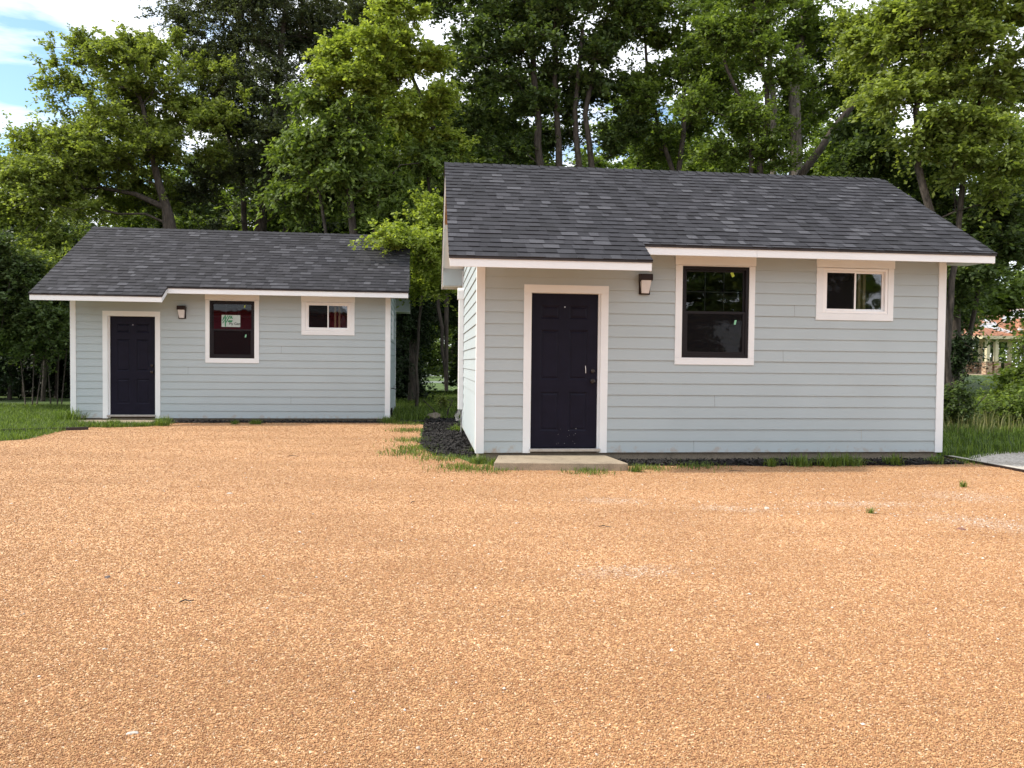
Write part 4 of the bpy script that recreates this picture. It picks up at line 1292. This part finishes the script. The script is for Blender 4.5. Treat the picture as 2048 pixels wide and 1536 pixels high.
t = [TR(26, [(1120, 840), (1085, 420), (1080, 330), (1072, 200), (1065, 60), (1050, -30)], .16, .07), TR(26.2, [(1124, 840), (1115, 420), (1118, 320), (1112, 200), (1110, 40)], .17, .06),
     TR(26, [(1128, 840), (1150, 430), (1158, 330), (1150, 220), (1165, 60)], .15, .06), TR(26, [(1132, 840), (1195, 420), (1183, 330), (1170, 230), (1195, 90), (1230, -20)], .14, .05)]
tree('elm_tree', 'tall dark tree with four clumped trunks behind the left half of the nearer roof', 'tree', B(t), t,
     [PB(980, 110, 110, 90, 26), PB(1120, 40, 120, 80, 26), PB(1090, 160, 110, 60, 26.5), PB(950, 225, 80, 50, 26), PB(1220, 150, 70, 80, 26), PB(1235, 250, 45, 50, 26), PB(930, 30, 90, 70, 27), PB(1010, 280, 50, 30, 26), PB(1230, 30, 80, 60, 26), PB(1150, -50, 200, 50, 26), PB(1230, 310, 40, 25, 26), PB(1040, 300, 40, 25, 27), PB(1130, 260, 70, 30, 27.5), PB(1060, 230, 80, 40, 27), PB(1180, 215, 60, 40, 27), PB(1270, 200, 60, 70, 27)],
     'leaf_dark', 660, 75, .12, .52, .30, 25, group=GW)
t = [TR(26.5, [(1350, 840), (1345, 340), (1320, 260), (1295, 150), (1290, 20)], .10, .04), TR(26.5, [(1352, 840), (1358, 340), (1368, 230), (1362, 110), (1380, -10)], .11, .04)]
tree('elm_tree', 'slender forked tree with light green leaves behind the nearer roof', 'tree', B(t), t,
     [PB(1370, 110, 90, 90, 26.5), PB(1310, 190, 55, 60, 26), PB(1420, 230, 70, 75, 27), PB(1300, 50, 60, 60, 26), PB(1350, 300, 80, 30, 27), PB(1430, 40, 60, 60, 27)],
     'leaf_mid', 360, 62, .11, .5, .28, 26, group=GW)
t = [TR(29, [(1592, 840), (1590, 420), (1592, 300), (1588, 160), (1608, 40), (1625, -40)], .30, .14), TR(29, [(1560, 330), (1545, 180), (1530, 20)], .14, .08)]
t[1][0] = (*px(1590, 400, 29), .2)
tree('pecan_tree', 'thick grey trunked tree standing behind the right half of the nearer roof', 'tree', B(t), t,
     [PB(1540, 60, 110, 80, 29), PB(1660, 80, 90, 80, 29), PB(1610, 240, 90, 80, 30), PB(1480, 130, 80, 70, 29.5), PB(1700, 200, 70, 70, 30)],
     'leaf_mid', 420, 60, .12, .5, .32, 27, bark='bark_grey', group=GW)
t = [TR(24, [(1515, 840), (1522, 400), (1520, 330), (1535, 210), (1520, 90), (1505, -20)], .13, .05), TR(24, [(1520, 330), (1500, 240), (1455, 140), (1420, 40)], .09, .03)]
tree('hackberry_tree', 'dark barked tree with a leaning left limb behind the middle of the nearer roof', 'tree', B(t), t,
     [PB(1500, 250, 60, 60, 24), PB(1450, 310, 50, 30, 24), PB(1540, 120, 60, 70, 24), PB(1450, 80, 60, 60, 24), PB(1560, 320, 50, 25, 24), PB(1400, 190, 40, 50, 24), PB(1530, 10, 70, 50, 24)],
     'leaf_mid', 270, 60, .10, .5, .26, 28, group=GW)
t = [TR(25, [(1560, 840), (1570, 400), (1640, 300), (1690, 230), (1770, 130), (1820, 60), (1850, 10)], .15, .06)]
tree('hackberry_tree', 'bare leaning trunk slanting up to the right behind the nearer cabin', 'tree', B(t), t,
     [PB(1760, 70, 70, 50, 25), PB(1830, 10, 80, 50, 25), PB(1700, 160, 50, 40, 25)],
     'leaf_lime', 130, 60, .11, .5, .27, 29, group=GW)
t = [TR(21, [(1900, 860), (1880, 480), (1835, 330), (1832, 220), (1850, 140), (1840, 60), (1860, -20)], .12, .04), TR(21, [(1890, 430), (1930, 330), (1960, 200), (1990, 60)], .09, .03)]
t[1][0] = (*px(1872, 440, 21), .1)
tree('box_elder', 'bright green tree with a curving trunk over the right end of the nearer cabin', 'tree', B(t), t,
     [PB(1890, 80, 110, 90, 21), PB(1990, 180, 90, 100, 20.5), PB(1800, 190, 80, 60, 21), PB(1880, 270, 90, 60, 21), PB(1980, 330, 80, 70, 20.5), PB(1780, 60, 70, 60, 21.5), PB(2010, 30, 80, 60, 21), PB(1900, 0, 120, 40, 21)],
     'leaf_lime', 480, 72, .12, .5, .25, 30, group=GW, droop=.4)
t = [TR(23, [(1908, 860), (1912, 600), (1925, 460), (1900, 380), (1830, 330)], .15, .05), TR(23, [(1915, 560), (1985, 430), (2020, 330)], .08, .03)]
tree('elm_tree', 'shaded green tree with boughs hanging beside the right gable of the nearer cabin', 'tree', B(t), t,
     [PB(1760, 320, 70, 40, 23), PB(1850, 380, 60, 40, 23), PB(1940, 450, 80, 60, 22.5), PB(2010, 400, 60, 60, 23), PB(1930, 540, 60, 45, 22.5), PB(2020, 480, 60, 40, 22), PB(1905, 610, 24, 34, 22.5), PB(1730, 260, 60, 40, 23.5)],
     'leaf_dark', 430, 66, .13, .5, .27, 31, group=GW)
t = [TR(21.5, [(832, 840), (838, 640), (848, 540), (850, 470)], .05, .02)]
tree('box_elder', 'small lime green tree leaning over the right corner of the farther roof', 'tree', B(t), t,
     [PB(800, 485, 42, 28, 18.3, .7), PB(850, 500, 45, 40, 19.6, .9), PB(865, 440, 40, 35, 21, .8), PB(850, 560, 36, 36, 21, .8), PB(775, 470, 18, 14, 18.0, .3)],
     'leaf_bright', 170, 75, .085, .55, .18, 32, group=GW)
t = [TR(25, [(822, 840), (828, 600), (845, 420)], .14, .04)]
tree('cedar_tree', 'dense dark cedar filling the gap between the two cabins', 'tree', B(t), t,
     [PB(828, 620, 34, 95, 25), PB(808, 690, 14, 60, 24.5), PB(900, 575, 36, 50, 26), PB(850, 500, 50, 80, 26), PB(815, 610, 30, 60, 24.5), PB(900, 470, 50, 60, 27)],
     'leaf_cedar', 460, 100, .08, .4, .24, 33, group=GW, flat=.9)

# understorey left of the farther cabin, right of the nearer one
def shrub(u, v, ru, rv, d, mat, label, seed, ntw=120, per=70, leaf=.08, kind='shrub', sig=.2):
    x, y, z = px(u, v, d); bz = ground_h(x, y); k = d / FPX
    st = [[(x + dx_, y, bz - .05, .025), (x + dx_ * 2, y, bz + (z - bz) * .5, .018), (x + dx_ * 4, y, z, .01)] for dx_ in (-.12, .05, .16)]
    return tree(kind, label, kind.replace('_', ' '), (x, y), st, [(x, y, z, ru * k, ru * k * .8, rv * k), (x - ru * k * .4, y + .2, z - rv * k * .35, ru * k * .6, ru * k * .5, rv * k * .6)], mat, ntw, per, leaf, .5, sig, seed)
shrub(1912, 790, 20, 26, 16.5, 'leaf_dark', 'dark shrub beside the right corner board of the nearer cabin', 41, 130, 70, .06, sig=.13)
shrub(2052, 812, 36, 24, 17.0, 'leaf_mid', 'green shrub at the right edge of the photo below the pavilion', 42, 150, 70, .07)
shrub(1975, 815, 34, 15, 18.5, 'leaf_mid', 'low leafy plant in front of the pavilion lawn', 43, 90, 60, .07)
shrub(2085, 690, 24, 50, 19, 'leaf_mid', 'loose bush half hiding the pavilion at the right edge', 44, 50, 40, .07)
shrub(1905, 700, 22, 36, 22, 'leaf_cedar', 'dark bush far back just right of the nearer cabin', 45, 70, 70, .08)
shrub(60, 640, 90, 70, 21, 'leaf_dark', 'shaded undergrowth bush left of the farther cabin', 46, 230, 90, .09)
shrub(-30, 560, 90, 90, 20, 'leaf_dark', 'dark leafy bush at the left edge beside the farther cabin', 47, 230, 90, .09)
shrub(110, 570, 50, 50, 21.5, 'leaf_lime', 'yellow green bush close to the left gable of the farther cabin', 48, 110, 70, .09)

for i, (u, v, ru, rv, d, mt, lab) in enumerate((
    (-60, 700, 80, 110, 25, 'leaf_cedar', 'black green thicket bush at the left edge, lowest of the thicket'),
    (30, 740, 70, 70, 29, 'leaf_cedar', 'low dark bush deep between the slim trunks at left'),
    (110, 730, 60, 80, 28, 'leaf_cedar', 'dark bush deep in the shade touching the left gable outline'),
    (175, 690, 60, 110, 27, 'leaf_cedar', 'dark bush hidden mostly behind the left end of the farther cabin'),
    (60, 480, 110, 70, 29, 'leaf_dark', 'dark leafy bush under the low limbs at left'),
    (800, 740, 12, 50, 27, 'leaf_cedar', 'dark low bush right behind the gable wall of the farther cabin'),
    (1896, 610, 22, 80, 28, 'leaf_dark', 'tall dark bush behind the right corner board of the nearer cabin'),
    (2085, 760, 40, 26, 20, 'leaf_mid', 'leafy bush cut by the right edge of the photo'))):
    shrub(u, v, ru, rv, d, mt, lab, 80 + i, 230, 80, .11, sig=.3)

shrub(888, 800, 7, 9, 17.9, 'leaf_lime', 'little yellowish seedling in the grass between the cabins', 95, 22, 30, .035, kind='seedling', sig=.07)

def far_woods():
    rs = np.random.RandomState(77); C = []
    for (x0, x1, y, h) in ((-110, -2, 112, 9.5), (-60, 0, 128, 13), (25, 150, 110, 11), (0, 40, 135, 10)):
        n = int((x1 - x0) * 5)
        x = rs.uniform(x0, x1, n); t = rs.uniform(0, 1, n) ** .8
        hh = h * (.75 + .25 * np.sin(x * .35) * np.sin(x * .13 + 1))
        C.append(np.column_stack([x, y + rs.normal(0, 3, n), -.6 + t * hh]))
    C = np.concatenate(C)
    V, F, t = leaf_cloud(C, 45, .9, .75, .6, 78)
    tag(np_mesh('far_woods', V, F, M['leaf_dark'], None, t), kind='stuff')
far_woods()

# slim dark trunks in the shade at left
for i, (u, d) in enumerate(((18, 25), (48, 27), (85, 24), (112, 26.5), (132, 28), (-15, 26))):
    t = [TR(d, [(u, 840), (u + 6, 700), (u - 4, 600), (u + 8, 480)], .07, .035)]
    tree('sapling', ['slim dark trunk farthest left in the shade beside the farther cabin', 'crooked slim trunk second from the left in the shade', 'slim trunk in the middle of the shaded thicket at left', 'slim trunk nearest to the left gable but one', 'thin trunk almost touching the left gable wall', 'dark slim trunk cut by the left edge of the photo'][i], 'tree', B(t), t,
         [PB(u, 520, 60, 60, d), PB(u + 20, 600, 50, 40, d)], 'leaf_dark', 70, 90, .12, .5, .3, 60 + i, group='slim trunks in the shaded thicket at left')

# tall background trees: three kinds, copied
def bg_tree(kind, mat, seed, h, label):
    x, y = 0, 60
    bz = ground_h(x, y)
    tr = [[(x, y, bz - .1, .24), (x + .1, y, bz + h * .25, .20), (x - .1, y, bz + h * .5, .14), (x + .1, y, bz + h * .8, .06)]]
    rs = random.Random(seed); bl = []
    for k in range(9):
        zz = h * (.14 + .80 * k / 8); w = 3.0 * math.sin(min(1, (k + 1.2) / 5) * math.pi / 2) * (1 if k < 5 else 1 - (k - 5) * .17)
        bl.append((x + rs.uniform(-1, 1), y + rs.uniform(-1, 1), bz + zz, w * rs.uniform(.8, 1.1), w * rs.uniform(.8, 1.1), h * .09))
    return tree(kind, label, 'tree', (x, y), tr, bl, mat, 380, 50, .20, .6, .42, seed, group='background trees beyond the grove')
BGK = [bg_tree('elm_tree', 'leaf_mid', 71, 15, ''), bg_tree('oak_tree', 'leaf_dark', 72, 14, ''), bg_tree('hackberry_tree', 'leaf_lime', 73, 13, '')]
BG = [  # px column, depth, kind, scale, label
    (20, 47, 1, .98, 'dark distant tree against the sky at the far left edge'),
    (75, 43, 2, .72, 'rounded distant tree just right of the far left one'),
    (150, 40, 1, .70, 'dark distant tree low behind the yellow green crown'),
    (250, 38, 2, .66, 'yellowish distant tree behind the gnarled limbs at left'),
    (360, 42, 0, .82, 'distant tree showing through left of the tall olive crown'),
    (450, 37, 1, .66, 'dark distant tree low behind the ridge of the farther cabin'),
    (560, 40, 2, .70, 'sunlit distant tree low behind the middle of the farther roof'),
    (655, 36, 1, 1.0, 'dark distant tree behind the drooping grey green one'),
    (745, 41, 0, 1.12, 'distant green tree behind the bright lime crown'),
    (755, 44, 1, .80, 'dark distant tree above the gap between the cabins'),
    (940, 38, 1, .98, 'dark distant tree behind the left gable peak of the nearer cabin'),
    (1040, 48, 0, .95, 'distant tree seen between the four clumped trunks'),
    (1140, 52, 2, .62, 'low distant tree seen right through the four clumped trunks'),
    (1260, 50, 2, .80, 'pale distant tree right of the four clumped trunks'),
    (1330, 40, 0, .88, 'distant tree behind the slender forked one'),
    (1440, 44, 2, .95, 'yellowish distant tree above the middle of the nearer roof'),
    (1560, 40, 1, .80, 'dark distant tree behind the thick grey trunk'),
    (1660, 43, 0, .92, 'distant tree behind the leaning trunk'),
    (1760, 38, 1, .72, 'dark distant tree above the right end of the nearer roof'),
    (1790, 45, 2, .98, 'yellowish distant tree behind the curving trunk at right'),
    (1960, 88, 0, .95, 'distant tree above the pavilion roof'),
    (1880, 74, 1, .70, 'very far dark tree left of the pavilion'),
    (1925, 79, 0, .75, 'very far green tree just behind the pavilion corner'),
    (1985, 82, 1, .80, 'very far dark tree behind the pavilion columns'),
    (2060, 84, 0, .85, 'very far tree behind the pavilion at the right edge'),
    (905, 90, 0, .80, 'very far tree beyond the white fence'),
    (925, 92, 1, .80, 'very far dark tree beyond the white fence by the cabin wall'),
    (835, 95, 2, .75, 'very far yellowish tree beyond the white fence at left'),
    (765, 70, 1, .85, 'dark far tree hidden mostly by the cedar between the cabins'),
    (30, 33, 1, .55, 'low dark tree deep in the thicket at left'),
    (110, 35, 1, .60, 'low dark tree deep in the thicket close to the farther cabin'),
    (-60, 36, 0, .75, 'distant tree just outside the left edge leaning in'),
    (2230, 36, 0, .95, 'tree at the right edge behind the bright green crown'),
    (60, 56, 1, .7, 'far dark tree seen low through the left thicket'),
    (-10, 60, 0, .7, 'far tree seen low at the left edge'),
    (130, 62, 1, .7, 'far dark tree low behind the left gable'),
    (1015, 34, 1, 1.0, 'dark tree just behind the left end of the nearer ridge'),
    (1210, 45, 0, 1.0, 'green tree behind the rightmost of the four clumped trunks'),
    (1640, 50, 0, 1.2, 'tall green tree far behind the thick grey trunk'),
    (1380, 52, 0, 1.25, 'tall green tree far behind the slender forked one'),
    (320, 33, 0, .62, 'tree low behind the curved trunk of the yellow green crown'),
    (470, 34, 1, .84, 'dark tree filling the gap left of the tall olive trunk'),
    (585, 33, 0, .82, 'green tree filling the gap right of the tall olive trunk'),
    (830, 34, 0, .86, 'green tree behind the trunk of the lime crown'),
    (1270, 36, 0, .90, 'green tree between the four clumped trunks and the slender forked one'),
    (1480, 35, 0, .86, 'green tree between the forked tree and the thick grey trunk'),
    (1700, 34, 0, .84, 'green tree right of the thick grey trunk'),
    (1900, 36, 0, .98, 'green tree behind the curving trunk at right'),
]
first = [True] * 3
for i, (u, d, k, s_, lab) in enumerate(BG):
    if first[k]: o = BGK[k]; first[k] = False
    else: o = copy_tree(BGK[k])
    x = (u - 1024) / FPX * d
    o.location = (x, d, ground_h(x, d)); o.scale = (s_, s_, s_); o.rotation_euler = (0, 0, i * 2.1)
    o['label'] = lab
# trees behind the photographer, mirrored in the window glass
for i, (x, y, k, s_) in enumerate(((9, -11, 1, .55), (14, -14, 1, .60), (19, -12, 1, .46), (26, -19, 0, .5), (4, -22, 1, .8), (22, -24, 1, 1.1))):
    o = copy_tree(BGK[k]); o.location = (x, y, 0); o.scale = (s_,) * 3; o.rotation_euler = (0, 0, i * 1.3 + .4)
    o['label'] = ['dark tree nearest behind the photographer, straight across from the tall window', 'dark tree behind the photographer, second across from the tall window', 'dark tree behind the photographer, across from the slider window', 'green tree farthest right behind the photographer', 'dark tree beside the maroon barn behind the photographer', 'tallest tree behind the photographer, farthest from the cabins'][i]; o['group'] = 'trees behind the photographer'

# ------------------------------------------------------------------ far things
def fence():
    root = empty('fence', (-5.5, 64, ground_h(-5.5, 64)))
    tag(root, 'white two rail fence far behind the gap between the cabins', 'fence')
    bz = ground_h(-5.5, 64)
    for i in range(-5, 6):
        x = i * 1.83
        g = ground_h(-5.5 + x, 64) - bz
        m = MB(); m.box(x - .065, x + .065, -.065, .065, g - .1, g + .93)
        m.prism([(x - .085, -.085), (x + .085, -.085), (x + .085, .085), (x - .085, .085)], 'z', g + .931, g + .96)
        m.build('post', M['white'], root)
    for z in (.16, .70):
        m = MB(); n = 10
        for i in range(-5, 5):
            x0, x1 = i * 1.83 + .067, (i + 1) * 1.83 - .067; g0, g1 = ground_h(-5.5 + x0, 64) - bz, ground_h(-5.5 + x1, 64) - bz
            m.prism([(x0, g0 + z), (x1, g1 + z), (x1, g1 + z + .13), (x0, g0 + z + .13)], 'y', -.02, .02)
        m.build('rail', M['white'], root)
fence()

def pavilion():
    cx, cy = 39.0, 63.0; bz = ground_h(cx, cy)
    root = empty('pavilion', (cx, cy, bz), .06)
    tag(root, 'open pavilion with rusty metal roof and cream columns on stone bases', 'pavilion')
    hx, hy = 3.7, 3.4; ez, pz = 3.0, 5.15
    m = MB(); e = [(-hx, -hy, ez), (hx, -hy, ez), (hx, hy, ez), (-hx, hy, ez)]; r0, r1 = (-1.9, 0, pz), (1.9, 0, pz)
    m.poly([e[0], e[1], r1, r0]); m.poly([e[1], e[2], r1]); m.poly([e[2], e[3], r0, r1]); m.poly([e[3], e[0], r0])
    roof = m.build('roof', M['rust'], root)
    # small front gable
    m = MB(); m.poly([(-.9, -hy - .02, ez + .35), (.5, -1.6, pz + .2), (.5, .4, pz + .2)]); m.poly([(.5, -1.6, pz + .2), (1.9, -hy - .02, ez + .35), (.5, .4, pz + .2)]); m.poly([(-.9, -hy - .02, ez + .35), (1.9, -hy - .02, ez + .35), (.5, -1.6, pz + .2)])
    m.build('roof_gable', M['rust'], roof)
    m = MB(); m.box(-hx, hx, -hy, -hy + .06, ez - .24, ez - .01); m.box(-hx, hx, hy - .06, hy, ez - .24, ez - .01); m.box(-hx, -hx + .06, -hy + .07, hy - .07, ez - .24, ez - .01); m.box(hx - .06, hx, -hy + .07, hy - .07, ez - .24, ez - .01)
    m.build('fascia', M['cream'], roof)
    MB().box(-hx + .3, hx - .3, -hy + .3, hy - .3, -.1, .06).build('floor_slab', M['concrete'], root)
    for (x, y) in ((-2.9, -2.8), (-2.18, -2.75), (-.72, 2.5), (.15, 2.5), (2.2, -2.8), (2.9, -2.8), (-2.9, 2.8), (2.9, 2.8)):
        c = MB().box(x - .13, x + .13, y - .13, y + .13, 1.05, ez - .2).build('column', M['cream'], root)
        MB().box(x - .25, x + .25, y - .25, y + .25, .05, .98).build('stone_base', M['stonework'], c)
        MB().box(x - .28, x + .28, y - .28, y + .28, .981, 1.048).build('base_cap', M['concrete'], c)
    return root
pavilion()

def barn():
    root = empty('barn', (-9.5, -13, 0), .1)
    tag(root, 'long maroon barn behind the photographer, mirrored in the windows of the farther cabin', 'barn')
    MB().box(-7, 7, -5, 5, 0, 3.8).build('wall', M['maroon'], root)
    m = MB(); e = [(-7.6, -5.6, 3.75), (7.6, -5.6, 3.75), (7.6, 5.6, 3.75), (-7.6, 5.6, 3.75)]; r0, r1 = (-3, 0, 6.2), (3, 0, 6.2)
    m.poly([e[0], e[1], r1, r0]); m.poly([e[1], e[2], r1]); m.poly([e[2], e[3], r0, r1]); m.poly([e[3], e[0], r0]); m.poly(e[::-1])
    m.build('roof', M['greyroof'], root)
    m = MB(); m.box(-1.8, 1.8, 5.01, 5.06, 0, 3.2); m.build('door', M['maroon'], root)
barn()
